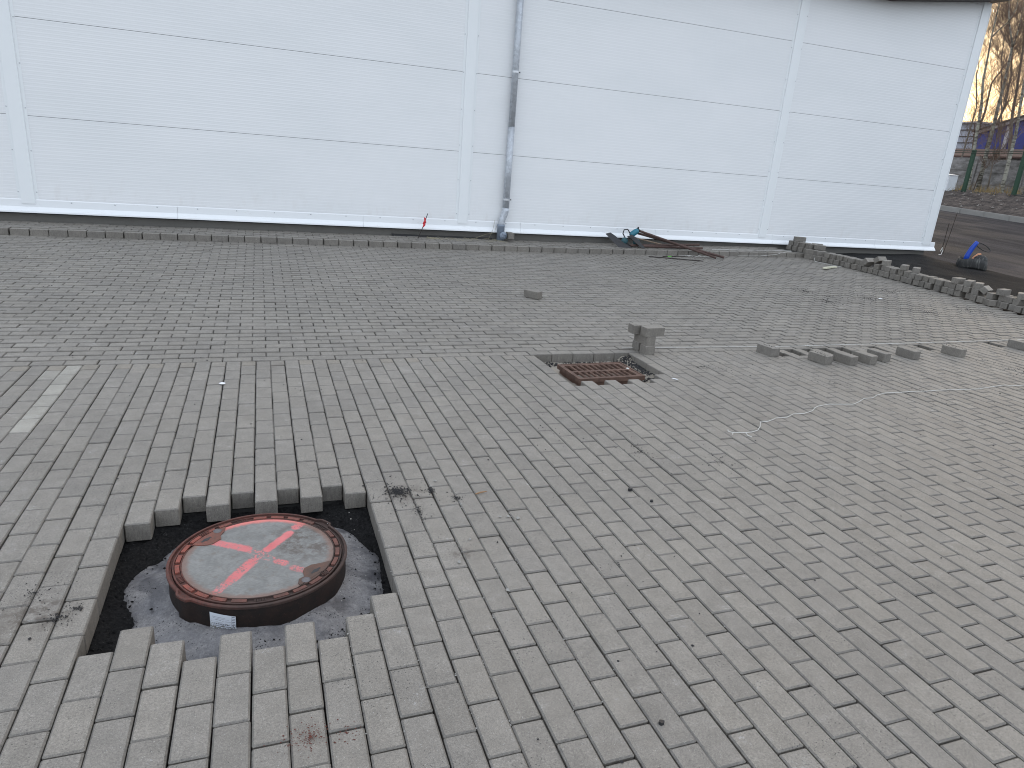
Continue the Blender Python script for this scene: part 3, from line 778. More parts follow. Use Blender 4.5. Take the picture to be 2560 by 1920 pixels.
structure(grid_mesh('millings_fill', lin(-0.06, 1.06, 130), lin(-3.26, -2.04, 140), fill_z, M_millings))

# loose grains
def grains(name, spots, mat, label, cat='grit', squash=0.7):
    """spots: (x, y, z, size)"""
    base = [(1, 0, 0), (-1, 0, 0), (0, 1, 0), (0, -1, 0), (0, 0, 1), (0, 0, -1)]
    fc = [(0, 2, 4), (2, 1, 4), (1, 3, 4), (3, 0, 4), (2, 0, 5), (1, 2, 5), (3, 1, 5), (0, 3, 5)]
    V = []; F = []
    for (x, y, z, s_) in spots:
        a = rng.rand() * 6.28; ca, sa = math.cos(a), math.sin(a); e = rng.uniform(0.6, 1.4, 6) * s_
        o = len(V)
        for i, (bx_, by_, bz_) in enumerate(base):
            px, py, pz = bx_ * e[i], by_ * e[i], bz_ * e[i] * squash
            V.append((x + px * ca - py * sa, y + px * sa + py * ca, z + pz + s_ * squash * 0.5))
        F += [tuple(q + o for q in f_) for f_ in fc]
    b_ = MB(); b_.v = V; b_.f = F; o = b_.build(name, mat); o['kind'] = 'stuff'; tag(o, label, cat); return o
sp = []
for _ in range(4200):
    x, y = rng.uniform(-0.03, 1.03), rng.uniform(-3.2, -2.07); r_ = math.hypot(x - MC[0], y - MC[1])
    if r_ < 0.44 and rng.rand() < 0.93: continue
    if r_ < 0.335: continue
    z = fill_z(x, y) if r_ > 0.5 else -0.092 - 0.055 * (r_ - .318) / .232
    sp.append((x, y, z, rng.choice([0.0018, 0.003, 0.0045, 0.007], p=[.5, .3, .15, .05])))
grains('loose_millings', sp, M_millings, 'loose black millings lying in the opening round the manhole')

# crumbs on the paving
sp = []
def cluster(cx, cy, r_, n_, smax=0.006, sx=1.0):
    for _ in range(n_):
        a = rng.rand() * 6.28; q = r_ * abs(rng.normal(0, 0.5))
        x, y = cx + sx * q * math.cos(a), cy + q * math.sin(a)
        if -0.0 < x < 1.0 and -3.05 < y < -2.15: continue
        if 2.7 < x < 3.6 and -0.75 < y < 0.0: continue
        if x > XR - 0.1: continue
        sp.append((x, y, gz(x, y) + 0.001, rng.uniform(0.25, 1.0) * smax * rng.rand() + 0.0008))
cluster(1.14, -2.215, 0.075, 420, 0.0055); cluster(1.16, -2.24, 0.22, 160, 0.005)
cluster(1.30, -2.23, 0.05, 160, 0.004, 0.6); cluster(1.20, -2.42, 0.10, 120, 0.004, 0.4); cluster(1.40, -2.33, 0.06, 90, 0.004)
cluster(-0.10, -2.88, 0.07, 130, 0.004); cluster(-0.05, -2.845, 0.03, 60, 0.004); cluster(-0.38, -3.05, 0.09, 160, 0.004); cluster(-0.2, -2.72, 0.12, 120, 0.003); cluster(-0.32, -3.0, 0.1, 130, 0.004)
for (cx, cy, r_, n_) in [(7.6, 2.36, 0.25, 260), (7.75, 2.0, 0.14, 150), (7.5, 1.78, 0.30, 260), (8.3, 1.9, 0.7, 500), (9.1, 2.3, 0.8, 500), (8.6, 1.2, 0.6, 300), (9.4, 1.3, 0.5, 260), (6.9, 0.9, 0.5, 120),
                       (4.05, -0.45, 0.10, 120), (4.2, -0.5, 0.25, 90), (3.0, -2.2, 0.25, 120), (2.6, -2.0, 0.2, 90), (5.0, -1.0, 0.4, 150), (5.6, -1.2, 0.5, 120), (7.2, -0.9, 0.5, 160), (2.2, -1.6, .4, 60), (1.9, -3.0, .3, 50)]:
    cluster(cx, cy, r_, n_, 0.0062 if cx > 6 else 0.0045)
for _ in range(1500):
    x, y = rng.uniform(-4, 10), rng.uniform(-4.4, 4.8)
    if (-0.0 < x < 1.0 and -3.2 < y < -2.05) or (2.7 < x < 3.6 and -0.8 < y < 0.0): continue
    sp.append((x, y, gz(x, y) + 0.001, rng.rand() ** 3 * 0.006 + 0.0008))
grains('dirt_crumbs', sp, simple('black_crumb', (0.016, 0.015, 0.016), 0.8), 'scattered black crumbs of millings on the grey paving', 'dirt')
sp = []
for cx, cy, r_, n_ in [(0.655, -3.585, 0.055, 260), (0.60, -3.60, 0.09, 60), (0.75, -3.60, 0.07, 70), (1.19, -4.05, .03, 10)]:
    for _ in range(n_):
        a = rng.rand() * 6.28; q = r_ * abs(rng.normal(0, 0.55)); sp.append((cx + q * math.cos(a), cy + q * math.sin(a), 0.0005, 0.0008 + 0.0022 * rng.rand() ** 2))
grains('rust_flakes', sp, simple('rust_flake', (0.10, 0.030, 0.020), 0.85), 'reddish brown rust flakes spilt on a block below the manhole', 'dirt', squash=0.4)
sp = [(x, y, 0.002, s_) for x, y, s_ in [(1.27, -2.86, 0.010), (1.585, -2.55, 0.010), (1.62, -2.575, 0.013), (1.545, -2.545, 0.008), (1.36, -2.70, .006), (1.34, -2.14, 0.009), (1.40, -3.08, 0.009), (1.45, -2.30, .004)]]
for _ in range(160):
    c = rng.randint(8, 22); sp.append((0.1 * c + rng.normal(0, 0.002), rng.uniform(-3.7, -2.3), -0.004, 0.002 + 0.002 * rng.rand()))
grains('pebbles', sp, simple('pale_pebble', (0.30, 0.29, 0.27), 0.8), 'small pale pebbles in the joints right of the manhole', 'pebbles')

# ------------------------------------------------------------------ drain grate in the rear opening
dr = empty('drain_grate', (3.146, -0.355, -0.03), R(2.6)); tag(dr, 'rectangular rusty slotted drain grate in its opening beside the small block stack', 'drain')
M_gr = rust_mat('rusty_grate', (0.085, 0.050, 0.038), (0.170, 0.102, 0.076), (0.045, 0.028, 0.022))
GW, GD = 0.300, 0.200
mb = MB()
mb.box(-GW, GW, -GD, -GD + 0.014, -0.035, 0); mb.box(-GW, GW, GD - 0.014, GD, -0.035, 0)
mb.box(-GW, -GW + 0.014, -GD + 0.014, GD - 0.014, -0.035, 0); mb.box(GW - 0.014, GW, -GD + 0.014, GD - 0.014, -0.035, 0)
mb.build('frame', M_gr, dr)
mb = MB(); a_, b_ = GW - 0.018, GD - 0.018
mb.box(-a_, a_, -b_, -b_ + 0.022, -0.03, -0.003); mb.box(-a_, a_, b_ - 0.022, b_, -0.03, -0.003)
mb.box(-a_, a_, -0.014, 0.014, -0.03, -0.0035)
mb.box(-a_, -a_ + 0.02, -b_ + .022, b_ - .022, -0.03, -0.0032); mb.box(a_ - 0.035, a_, -b_ + .022, b_ - .022, -0.03, -0.0032)
mb.build('grate_border', M_gr, dr)
proto = None; nx_ = 10; x0 = -a_ + 0.02; x1 = a_ - 0.035; pitch = (x1 - x0) / nx_
for row in (0, 1):
    ya, yb = (-b_ + 0.022, -0.014) if row == 0 else (0.014, b_ - 0.022)
    for i in range(1, nx_):
        if proto is None or True:
            mb = MB(); w_ = pitch * 0.18
            mb.box(-w_, w_, ya, yb, -0.018, -0.0038)
            for q in range(6):                      # anti-slip studs
                yy = ya + (yb - ya) * (q + 0.5) / 6; mb.box(-w_ * 0.6, w_ * 0.6, yy - 0.006, yy + 0.006, -0.0038, -0.0015)
            if row not in (proto or {}):
                o = mb.build('bar', M_gr, dr); proto = dict(proto or {}); proto[row] = o
            else:
                o = proto[row].copy(); COL.objects.link(o); o.parent = dr
            o.location = (x0 + pitch * i + (0.006 if row else 0), 0, 0)
mb = MB(); mb.box(-GW + 0.03, GW - 0.02, -GD + 0.02, GD - 0.02, -0.125, -0.12); mb.build('pit_bottom', M_black, dr)
mb = MB()
for (xa, xb, ya, yb) in ((-GW + 0.02, GW - 0.012, -GD + 0.012, -GD + 0.02), (-GW + 0.02, GW - 0.012, GD - 0.02, GD - 0.012), (-GW + 0.02, -GW + 0.028, -GD + 0.02, GD - 0.02), (GW - 0.02, GW - 0.012, -GD + 0.02, GD - 0.02)):
    mb.box(xa, xb, ya, yb, -0.16, -0.035)
mb.build('skirt', M_gr, dr)
MB().lathe([(0, 0.003), (0.012, 0.002), (0.014, -0.003)], 14, 0.262, 0.012).build('white_blob', simple('lime_spot', (0.6, 0.6, 0.58), 0.7), dr)
k = NT('sandy_mortar'); p = k.pos(); f1 = k.noise(p, 12, 6, 0.7)
M_sandm = k.fin(k.mix(f1, (0.22, 0.195, 0.160), (0.38, 0.34, 0.29)), 0.9); 
def drain_fill(x, y): return -0.104 + 0.010 * mn.fractal(Vector((x * 9, y * 9, 4)), 0.8, 2, 4) + 0.045 * max(0, min(1, (x - 3.48) / 0.06)) * (1 if y > -0.45 else 0.3) + 0.03 * max(0, min(1, (y + 0.08) / 0.06))
structure(grid_mesh('drain_bed', lin(2.66, 3.64, 60), lin(-0.86, 0.05, 60), drain_fill, M_sandm))
sp = []
for _ in range(900):
    if rng.rand() < 0.7: x, y = rng.uniform(3.47, 3.60), rng.uniform(-0.5, 0.0)
    else: x, y = rng.uniform(2.72, 3.58), rng.uniform(-0.06, 0.0)
    sp.append((x, y, drain_fill(x, y) + 0.004 * rng.rand(), rng.uniform(0.002, 0.011)))
grains('drain_rubble', sp, simple('dark_rubble', (0.022, 0.021, 0.022), 0.85, var=0.5, sc=60), 'black rubble packed along the right and far sides of the drain grate', 'rubble')
sp = [(3.33 + rng.normal(0, 0.03), -0.035 + rng.normal(0, 0.008), -0.085 + 0.01 * rng.rand(), rng.uniform(0.006, 0.014)) for _ in range(26)]
grains('mortar_lumps', sp, simple('pale_mortar', (0.40, 0.39, 0.37), 0.9), 'pale mortar lumps behind the drain grate', 'rubble')

# ------------------------------------------------------------------ loose blocks
def loose(x, y, z, rz, label, group=None, L=BL, ti=0.0, tilt=(0, 0), name='paving_block', W=BW):
    o = bpy.data.objects.new(name, block_mesh(L, W, closed=True)); COL.objects.link(o)
    o.location = (x, y, z); o.rotation_euler = (tilt[0], tilt[1], rz); o['tint'] = float(ti)
    tag(o, label, 'paving block', group); return o
GL = 'loose paving blocks lifted out beside the string'
LB = [(5.00, -0.12, R(98), 'loose grey block with black crumbs on top, leftmost beside the string, partly over a gap'),
      (5.355, -0.405, R(99), 'second loose block from the left by the string, crumbs on its near end'),
      (5.612, -0.445, R(97), 'loose block in the middle of the close row of four by the string'),
      (5.85, -0.44, R(96), 'loose block third along the close row of four by the string, no crumbs'),
      (6.09, -0.375, R(96), 'rightmost of the close row of four loose blocks by the string'),
      (6.525, -0.325, R(93), 'loose block standing alone between the close row and the dotted one'),
      (7.185, -0.295, R(97), 'loose block with a few black dots on top, right part of the lane'),
      (8.395, -0.130, R(98), 'loose block cut by the right edge of the photo by the string')]
crumb = []
for i, (x, y, r_, lb_) in enumerate(LB):
    X, Y = fix(x, y); loose(X, Y, gz(X, Y) + 0.0825, r_, lb_, GL)
    if i in (0, 1, 6):
        for _ in range(26): crumb.append((X + rng.normal(0, 0.018), Y + rng.normal(0, 0.045), gz(X, Y) + 0.083, rng.uniform(0.0015, 0.005)))
grains('crumbs_on_blocks', crumb, simple('black_crumb_b', (0.016, 0.015, 0.016), 0.8), 'black crumbs lying on top of the lifted blocks', 'dirt')
loose(3.432, 1.985, gz(3.43, 2.0) + 0.082, R(-57), 'single loose block lying askew alone on the rear paving')
g2 = 'blocks of the small stack behind the drain'
loose(3.768, -0.012, 0.0815, R(5), 'near half block at the foot of the small stack by the drain', g2, L=0.1)
loose(3.752, 0.098, 0.0815 + gz(3.7, .1), R(8), 'far half block at the foot of the small stack by the drain', g2, L=0.1)
loose(3.762, 0.045, 0.163, R(96), 'middle block of the small stack by the drain', g2)
loose(3.800, -0.005, 0.2445, R(5), 'near top block of the small stack, lying crosswise', g2)
loose(3.735, 0.100, 0.2445, R(2), 'far top block of the small stack, pushed out to the left', g2)
loose(4.315, 5.27, gz(4.3, 5.27) + 0.08 + 0.098, R(88), 'block on edge beside the grey foot of the downpipe', None, tilt=(R(90), 0))

# dry row of stacked blocks along the right edge of the paving
RP = [(4.763, 9.76), (4.147, 9.956), (3.357, 10.031), (2.728, 10.035), (2.156, 10.078), (1.731, 10.087), (1.082, 10.094), (-0.6, 10.10)]
def row_x(y):
    for (ya, xa), (yb, xb) in zip(RP[:-1], RP[1:]):
        if y >= yb: return xa + (xb - xa) * (ya - y) / (ya - yb)
    return RP[-1][1]
ORD = ['first', 'second', 'third', 'fourth', 'fifth', 'sixth', 'seventh', 'eighth', 'ninth', 'tenth', 'eleventh', 'twelfth', 'thirteenth', 'fourteenth', 'fifteenth', 'sixteenth', 'seventeenth', 'eighteenth', 'nineteenth', 'twentieth',
       'twenty-first', 'twenty-second', 'twenty-third', 'twenty-fourth', 'twenty-fifth', 'twenty-sixth', 'twenty-seventh', 'twenty-eighth', 'twenty-ninth', 'thirtieth', 'thirty-first', 'thirty-second', 'thirty-third', 'thirty-fourth', 'thirty-fifth', 'thirty-sixth', 'thirty-seventh', 'thirty-eighth', 'thirty-ninth', 'fortieth', 'forty-first', 'forty-second', 'forty-third', 'forty-fourth', 'forty-fifth', 'forty-sixth', 'forty-seventh', 'forty-eighth', 'forty-ninth', 'fiftieth']
GR = 'blocks of the dry-stacked row on the right edge'
y = 4.70; i = 0
while y > -0.5 and i < 50:
    x = row_x(y) + BL / 2 + rng.normal(0, 0.014); z = gz(x, y)
    loose(x, y - 0.05, z + 0.083, rng.normal(0, 0.07), '%s block from the wall end, bottom course of the stacked row' % ORD[i], GR)
    y -= 0.103 + abs(rng.normal(0, 0.006)) + (0.05 if rng.rand() < 0.07 else 0); i += 1
nb = i
y = 4.66; i = 0
while y > -0.5 and i < 50:
    if 3.55 < y < 3.72 or 1.62 < y < 1.76:      # gaps where blocks have slipped
        y -= 0.05; continue
    x = row_x(y) + BL / 2 + 0.01 + rng.normal(0, 0.018); z = gz(x, y)
    loose(x, y - 0.05, z + 0.166, rng.normal(0, 0.10) + (R(90) * 0), '%s block from the wall end, second course of the stacked row' % ORD[i], GR)
    y -= 0.106 + abs(rng.normal(0, 0.010)) + (0.06 if rng.rand() < 0.10 else 0); i += 1
def on_row(y, dz, rz, label, dx=0.0, tilt=(0, 0), L=BL):
    x = row_x(y) + 0.1 + dx; loose(x, y, gz(x, y) + dz, rz, label, GR, tilt=tilt, L=L)
on_row(3.66, 0.205, R(4), 'block tipped on its corner in the first gap of the stacked row', -0.02, (R(38), 0))
on_row(3.55, 0.262, R(6), 'tilted block leaning over the first gap of the stacked row', 0.02, (R(-36), 0))
on_row(3.40, 0.249, R(28), 'long-side top block just right of the first gap in the stacked row', 0.02)
on_row(3.04, 0.249, R(32), 'left of the two flat top blocks near the middle of the stacked row', 0.01)
on_row(2.84, 0.249, R(35), 'right of the two flat top blocks near the middle of the stacked row', 0.03)
on_row(2.12, 0.249, R(8), 'narrow-end top block, first of three beyond the middle of the stacked row', 0.0)
on_row(1.96, 0.249, R(22), 'middle top block of three beyond the middle of the stacked row', 0.02)
on_row(1.80, 0.249, R(30), 'right top block of three beyond the middle of the stacked row', 0.0)
on_row(1.66, 0.210, R(20), 'block slipped down on its corner into the second gap of the stacked row', 0.01, (R(35), 0))
on_row(1.42, 0.249, R(10), 'single top block left of the last raised part of the stacked row', -0.02)
on_row(1.20, 0.249, R(34), 'top block of the last raised part, near the right edge of the photo', 0.03)
on_row(0.98, 0.249, R(5), 'top block at the very right end of the visible row', 0.02)
on_row(1.52, 0.084, R(60), 'turned block in front of the row showing its long side', -0.10)
# heap at the wall end, standing on the raised strip
GH = 'blocks of the heap at the wall end of the row'
def hp(x, y, n_, rz, label, tilt=(0, 0), dz=0.0):
    loose(x, y, gz(x, y) + 0.0805 + 0.083 * n_ + dz, rz, label, GH, tilt=tilt)
hp(9.80, 5.22, 1, R(10), 'foot block at the left back of the heap near the wall')
hp(9.83, 5.10, 1, R(6), 'foot block at the left front of the heap near the wall')
hp(9.82, 5.21, 2, R(12), 'second-layer block at the left back of the heap near the wall')
hp(9.84, 5.09, 2, R(4), 'second-layer block at the left front of the heap near the wall')
hp(9.86, 5.13, 3, R(-18), 'topmost block of the heap near the wall')
hp(9.86, 4.99, 1, R(8), 'foot block in the middle of the heap near the wall, left')
hp(9.90, 4.885, 1, R(5), 'foot block in the middle of the heap near the wall, right')
hp(9.88, 4.99, 2, R(3), 'second-layer block in the middle of the heap near the wall, left')
hp(9.93, 4.885, 2, R(5), 'second-layer block in the middle of the heap near the wall, right')
hp(10.02, 4.77, 2, R(-42), 'long-side block lying flat on the right front of the heap near the wall')
hp(10.10, 4.93, 2, R(-40), 'long-side block behind the flat one on the heap near the wall')
hp(10.14, 4.90, 1, R(-38), 'supporting block under the long-side ones on the heap near the wall')
loose(9.83, 4.745, gz(9.8, 4.7) + 0.083, R(-66), 'lower of the two side-on blocks where the raised edge meets the row', GH)
loose(9.84, 4.750, gz(9.8, 4.7) + 0.166, R(-64), 'upper of the two side-on blocks where the raised edge meets the row', GH)

# ------------------------------------------------------------------ strings, scraps, sticks
M_string = simple('white_string', (0.62, 0.61, 0.58), 0.8, sc=80)
SP = [(3.349, -1.823), (3.433, -1.844), (3.49, -1.835), (3.548, -1.812), (3.61, -1.76), (3.669, -1.69), (3.731, -1.686), (3.80, -1.655), (3.84, -1.634), (3.933, -1.633), (4.033, -1.583), (4.118, -1.595), (4.238, -1.547), (4.30, -1.50), (4.358, -1.474), (4.481, -1.443), (4.695, -1.471),
      (4.80, -1.42), (4.906, -1.362), (4.993, -1.363), (5.09, -1.31), (5.216, -1.28), (5.379, -1.279), (5.529, -1.271), (5.66, -1.285), (5.796, -1.277), (5.982, -1.288), (6.248, -1.292), (6.45, -1.26), (6.652, -1.229), (6.697, -1.262), (6.851, -1.259), (7.3, -1.24), (7.8, -1.27), (8.4, -1.22)]
pts = []
for x, y in SP:
    X, Y = fix(x, y); pts.append((X, Y + rng.normal(0, 0.003), gz(X, Y) + 0.004 + 0.003 * rng.rand()))
mb = MB(); mb.tube(pts, 0.0022, 5)
mb.tube([pts[1], (3.42, -1.88, 0.004), (3.43, -1.905, 0.004)], 0.0025, 5); mb.tube([pts[0], (3.33, -1.80, 0.004), (3.345, -1.775, 0.006)], 0.0025, 5); mb.tube([pts[0], (3.325, -1.85, 0.004)], 0.0022, 5)
tag(mb.build('string', M_string), 'wavy white string with a frayed end lying across the front paving', 'string')
mb = MB(); q = []
for x, y in [(3.60, 0.145), (3.95, 0.145), (4.9, 0.105), (5.55, 0.10), (6.1, 0.125), (6.9, 0.14), (8.45, 0.20), (9.6, 0.27), (10.05, 0.30)]:
    X, Y = fix(x, y); q.append((X, Y, gz(X, Y) + 0.010))
mb.tube(q, 0.0025, 5)
for _ in range(9):
    c_ = q[3]; a = rng.rand(6) * 0.05 - 0.025
    mb.tube([(c_[0] + 0.12 + a[0], c_[1] - 0.01 + a[1], c_[2]), (c_[0] + 0.12 + a[2], c_[1] - 0.01 + a[3], c_[2] + 0.008), (c_[0] + 0.12 + a[4], c_[1] - 0.01 + a[5], c_[2])], 0.0018, 4)
tag(mb.build('string', M_string), 'straight white mason line with a small knot along the joint of the two paving fields', 'string')
mb = MB(); zz = lambda x, y, h: gz(x, y) + h
mb.tube([(7.9, 5.0, zz(7.9, 5, .09)), (8.6, 5.02, zz(8.6, 5, .088)), (9.2, 5.05, zz(9.2, 5.05, .088)), (9.62, 5.02, zz(9.6, 5, .09))], 0.003, 4)
mb.tube([(8.35, 4.86, zz(8.3, 4.86, .012)), (8.8, 4.84, zz(8.8, 4.84, .02)), (9.15, 4.86, zz(9.1, 4.8, .05)), (9.4, 4.90, zz(9.4, 4.9, .088)), (9.6, 4.99, zz(9.6, 5, .088))], 0.003, 4)
mb.tube([(9.78, 4.60, zz(9.8, 4.6, .05)), (9.72, 4.5, zz(9.7, 4.5, .006)), (9.78, 4.3, zz(9.8, 4.3, .004)), (9.9, 4.05, zz(9.9, 4, .004))], 0.003, 4)
tag(mb.build('string', M_string), 'tangled pale string draped over the raised edge by the block heap', 'string')
def scrap(x, y, sx, sy, rz, mat, label, cat='scrap', th=0.002, n_=9, name='paper_scrap', lift=0.0):
    po = []
    for i in range(n_):
        a = 2 * math.pi * i / n_; q_ = rng.uniform(0.6, 1.1); po.append((sx * q_ * math.cos(a), sy * q_ * math.sin(a)))
    Mx = Matrix.Translation((x, y, gz(x, y) + 0.003 + lift)) @ Matrix.Rotation(rz, 4, 'Z') @ Matrix.Rotation(0.08, 4, 'X')
    return tag(MB().prism(po, 0, th, Mx).build(name, mat), label, cat)
M_paper = simple('white_paper', (0.72, 0.73, 0.75), 0.7); M_foam = simple('cream_foam', (0.60, 0.58, 0.45), 0.7)
scrap(0.296, -0.505, 0.022, 0.018, 0.4, M_paper, 'torn white paper scrap on the paving above the manhole', lift=0.004)
scrap(3.60, -0.74, 0.03, 0.010, -0.9, M_paper, 'narrow white sliver just right of the drain opening')
X_, Y_ = 8.513, 1.906
scrap(X_, Y_, 0.05, 0.03, 0.2, M_paper, 'flat white scrap on the paving near the stacked row')
Mx = Matrix.Translation((9.49, 3.90, gz(9.5, 3.9) + 0.012)) @ Matrix.Rotation(math.atan2(0.198, 0.47), 4, 'Z')
po = [(-0.26, -0.01), (-0.2, -0.03), (-0.02, -0.028), (0.0, -0.02), (0.2, -0.03), (0.26, -0.012), (0.2, 0.02), (0.02, 0.03), (-0.15, 0.028), (-0.25, 0.012)]
tag(MB().prism(po, 0, 0.022, Mx).build('foam_strip', M_foam), 'broken cream foam strip lying before the heap of blocks', 'foam strip')
Mx = Matrix.Translation((0.955, -2.64, fill_z(0.955, -2.64) + 0.012)) @ Matrix.Rotation(0.5, 4, 'X')
tag(MB().prism([(-.012, 0), (-.004, -.009), (.010, -.006), (.013, .002), (.004, .009), (-.006, .007)], 0, 0.0015, Mx).build('leaf', simple('yellow_leaf', (0.42, 0.30, 0.10), 0.7)), 'small yellow dead leaf right of the manhole', 'leaf')
M_twig = simple('dry_twig', (0.28, 0.16, 0.08), 0.8)
tag(MB().tube([(1.498, -2.312, 0.004), (1.525, -2.306, 0.007), (1.560, -2.296, 0.004)], [0.003, 0.004, 0.002], 5).build('twig', M_twig), 'short light brown twig on the paving right of the manhole', 'twig')
X_, Y_ = 2.46, -2.62
def chunk(x, y, s_, label):
    b_ = MB(); v = []
    for i in range(12):
        a = 2 * math.pi * i / 6; rr_ = s_ * rng.uniform(0.7, 1.1); v.append((x + rr_ * math.cos(a), y + rr_ * 0.7 * math.sin(a), gz(x, y) + (0.001 if i < 6 else s_ * 0.8 + s_ * rng.rand() * 0.3)))
    b_.add(v, [(5, 4, 3, 2, 1, 0), (6, 7, 8, 9, 10, 11)] + [(i, (i + 1) % 6, 6 + (i + 1) % 6, 6 + i) for i in range(6)])
    return tag(b_.build('asphalt_chunk', M_black), label, 'asphalt chunk')
chunk(1.63, -3.80, 0.011, 'small black lump in a joint near the bottom edge of the photo')
chunk(2.28, -2.42, 0.014, 'small black chunk on the middle of the front paving')
chunk(2.33, -2.55, 0.010, 'thin black chip just below the small black chunk')

# ------------------------------------------------------------------ things at the foot of the wall
M_rod = simple('dark_steel_rod', (0.035, 0.028, 0.026), 0.55, 0.6)
M_red = simple('red_tape', (0.55, 0.02, 0.03), 0.5)
st = empty('marker_stake', (2.79, 5.24, 0.32)); tag(st, 'thin leaning marker rod with red tape tied near its top, against the white wall', 'marker stake')
MB().tube([(0, 0, 0), (0.07, 0.03, 0.15), (0.155, 0.07, 0.37)], 0.006, 6).build('rod', M_rod, st)
mb = MB()
for a, b_ in (((0.075, 0.02, 0.215), (0.105, 0.01, 0.29)), ((0.09, 0.03, 0.19), (0.11, 0.04, 0.30)), ((0.075, 0.01, 0.17), (0.10, 0.02, 0.25)), ((0.10, 0.02, 0.27), (0.09, 0.01, 0.315))):
    mb.tube([a, ((a[0] + b_[0]) / 2 + 0.012, (a[1] + b_[1]) / 2, (a[2] + b_[2]) / 2), b_], [0.008, 0.018, 0.005], 6)
MB_ = mb.build('tape', M_red, st)
mb = MB(); mb.box(2.45, 4.02, 5.405, 5.452, 0.315, 0.352); mb.box(2.43, 2.46, 5.41, 5.45, 0.31, 0.36)
tag(mb.build('plastic_strip', M_black), 'long black plastic strip lying at the foot of the plinth', 'strip')
M_grass = simple('dry_grass', (0.30, 0.27, 0.18), 0.9)
mb = MB()
for _ in range(46):
    x = rng.uniform(2.9, 4.1); y = rng.uniform(5.15, 5.4); z = gz(x, y) + 0.085; a = rng.uniform(-1, 1) * 0.6; l = rng.uniform(0.05, 0.16)
    mb.tube([(x, y, z), (x + l * 0.5 * math.cos(a), y + l * 0.3 * math.sin(a), z + 0.02 * rng.rand()), (x + l * math.cos(a), y + l * 0.6 * math.sin(a), z)], 0.0016, 3)
for a in ((3.72, 4.08, 0.20), (3.95, 4.05, 0.30)):
    mb.tube([(a[0], 5.36, 0.34), ((a[0] + a[1]) / 2, 5.37, 0.34 + a[2] * 0.35), (a[1] - 0.03, 5.38, 0.34 + a[2] * 0.5), (a[1], 5.4, 0.34 + a[2])], 0.0025, 4)
o = mb.build('dry_stalks', M_grass); o['kind'] = 'stuff'; tag(o, 'dry stalks and wire ends scattered left of the downpipe foot', 'dry grass')

M_pipe = rust_mat('rusty_pipe', (0.060, 0.036, 0.030), (0.10, 0.060, 0.050), (0.035, 0.022, 0.019))
M_teal = simple('teal_casing', (0.02, 0.16, 0.22), 0.35, 0, 0.1)
M_wood = simple('wood_handle', (0.30, 0.22, 0.16), 0.7, sc=30)
tag(MB().tube([(6.50, 5.20, 0.60), (7.689, 4.561, 0.265)], 0.019, 10).build('steel_pipe', M_pipe), 'rusty pipe leaning across the others from the teal tool down onto the paving', 'pipe', 'long rusty pipes by the wall')
tag(MB().tube([(6.52, 5.24, 0.55), (7.885, 4.609, 0.270)], 0.019, 10).build('steel_pipe', M_pipe), 'rusty pipe reaching furthest right onto the paving, just behind the top one', 'pipe', 'long rusty pipes by the wall')
def shovel(name, hx, hy, hz, tip, blade, label, pm):
    e = empty(name, (hx, hy, hz)); tag(e, label, 'shovel')
    MB().tube([(0, 0, 0.0), (tip[0] - hx, tip[1] - hy, tip[2] - hz)], 0.020, 10).build('shaft', pm, e)
    b_ = MB(); po = blade
    nrm = Vector((0.25, 0.6, 0.75)).normalized()
    v = [Vector(q) - Vector((hx, hy, hz)) for q in po]; n_ = len(v)
    b_.add([tuple(q) for q in v] + [tuple(q + nrm * 0.006) for q in v], [tuple(range(n_))[::-1], tuple(range(n_, 2 * n_))] + [(i, (i + 1) % n_, n_ + (i + 1) % n_, n_ + i) for i in range(n_)])
    b_.build('blade', M_black, e); return e
shovel('shovel', 6.34, 5.06, 0.36, (7.80, 5.25, 0.395), [(6.34, 5.00, 0.325), (6.10, 5.02, 0.325), (5.98, 5.12, 0.44), (5.90, 5.16, 0.52), (5.99, 5.17, 0.54), (6.06, 5.14, 0.50), (6.20, 5.08, 0.40)], 'black bladed shovel lying leftmost in the pile, blade tilted up', M_pipe)
shovel('shovel', 6.55, 5.03, 0.36, (7.72, 5.03, 0.36), [(6.56, 4.96, 0.33), (6.50, 4.97, 0.33), (6.30, 5.10, 0.50), (6.36, 5.11, 0.53), (6.44, 5.08, 0.48)], 'black bladed shovel lying nearest the raised edge under the teal tool', M_pipe)
tag(MB().tube([(6.50, 5.22, 0.47), (6.98, 5.14, 0.385)], 0.011, 8).build('wooden_handle', M_wood), 'pale wooden handle between the pipes and the teal tool', 'handle')
pt = empty('power_tool', (6.40, 5.16, 0.45)); tag(pt, 'teal and black cutting tool on top of the pipe heap by the wall', 'power tool')
mb = MB(); mb.lathe([(0.0, 0.0), (0.030, 0.002), (0.045, 0.02), (0.050, 0.06), (0.048, 0.12), (0.040, 0.155), (0.030, 0.165), (0.0, 0.168)], 14)
Mt = Matrix.Translation((-0.04, 0.0, 0.06)) @ Matrix.Rotation(R(55), 4, 'Y'); mb.v = [tuple(Mt @ Vector(v)) for v in mb.v]; mb.build('motor_body', M_teal, pt, True)
mb = MB(); mb.tube([(0.08, 0, 0.12), (0.115, 0, 0.165), (0.10, 0, 0.19), (0.06, 0, 0.155)], [0.022, 0.026, 0.022, 0.018], 8); mb.build('battery', M_black, pt)
mb = MB(); mb.tube([(-0.05, 0.0, 0.10), (-0.10, 0, 0.16), (-0.16, 0.01, 0.15), (-0.175, 0.01, 0.09), (-0.14, 0.0, 0.03)], 0.010, 8); mb.build('handle_loop', M_black, pt)
mb = MB(); mb.lathe([(0.0, -0.03), (0.045, -0.028), (0.06, -0.01), (0.06, 0.01), (0.045, 0.028), (0.0, 0.03)], 14)
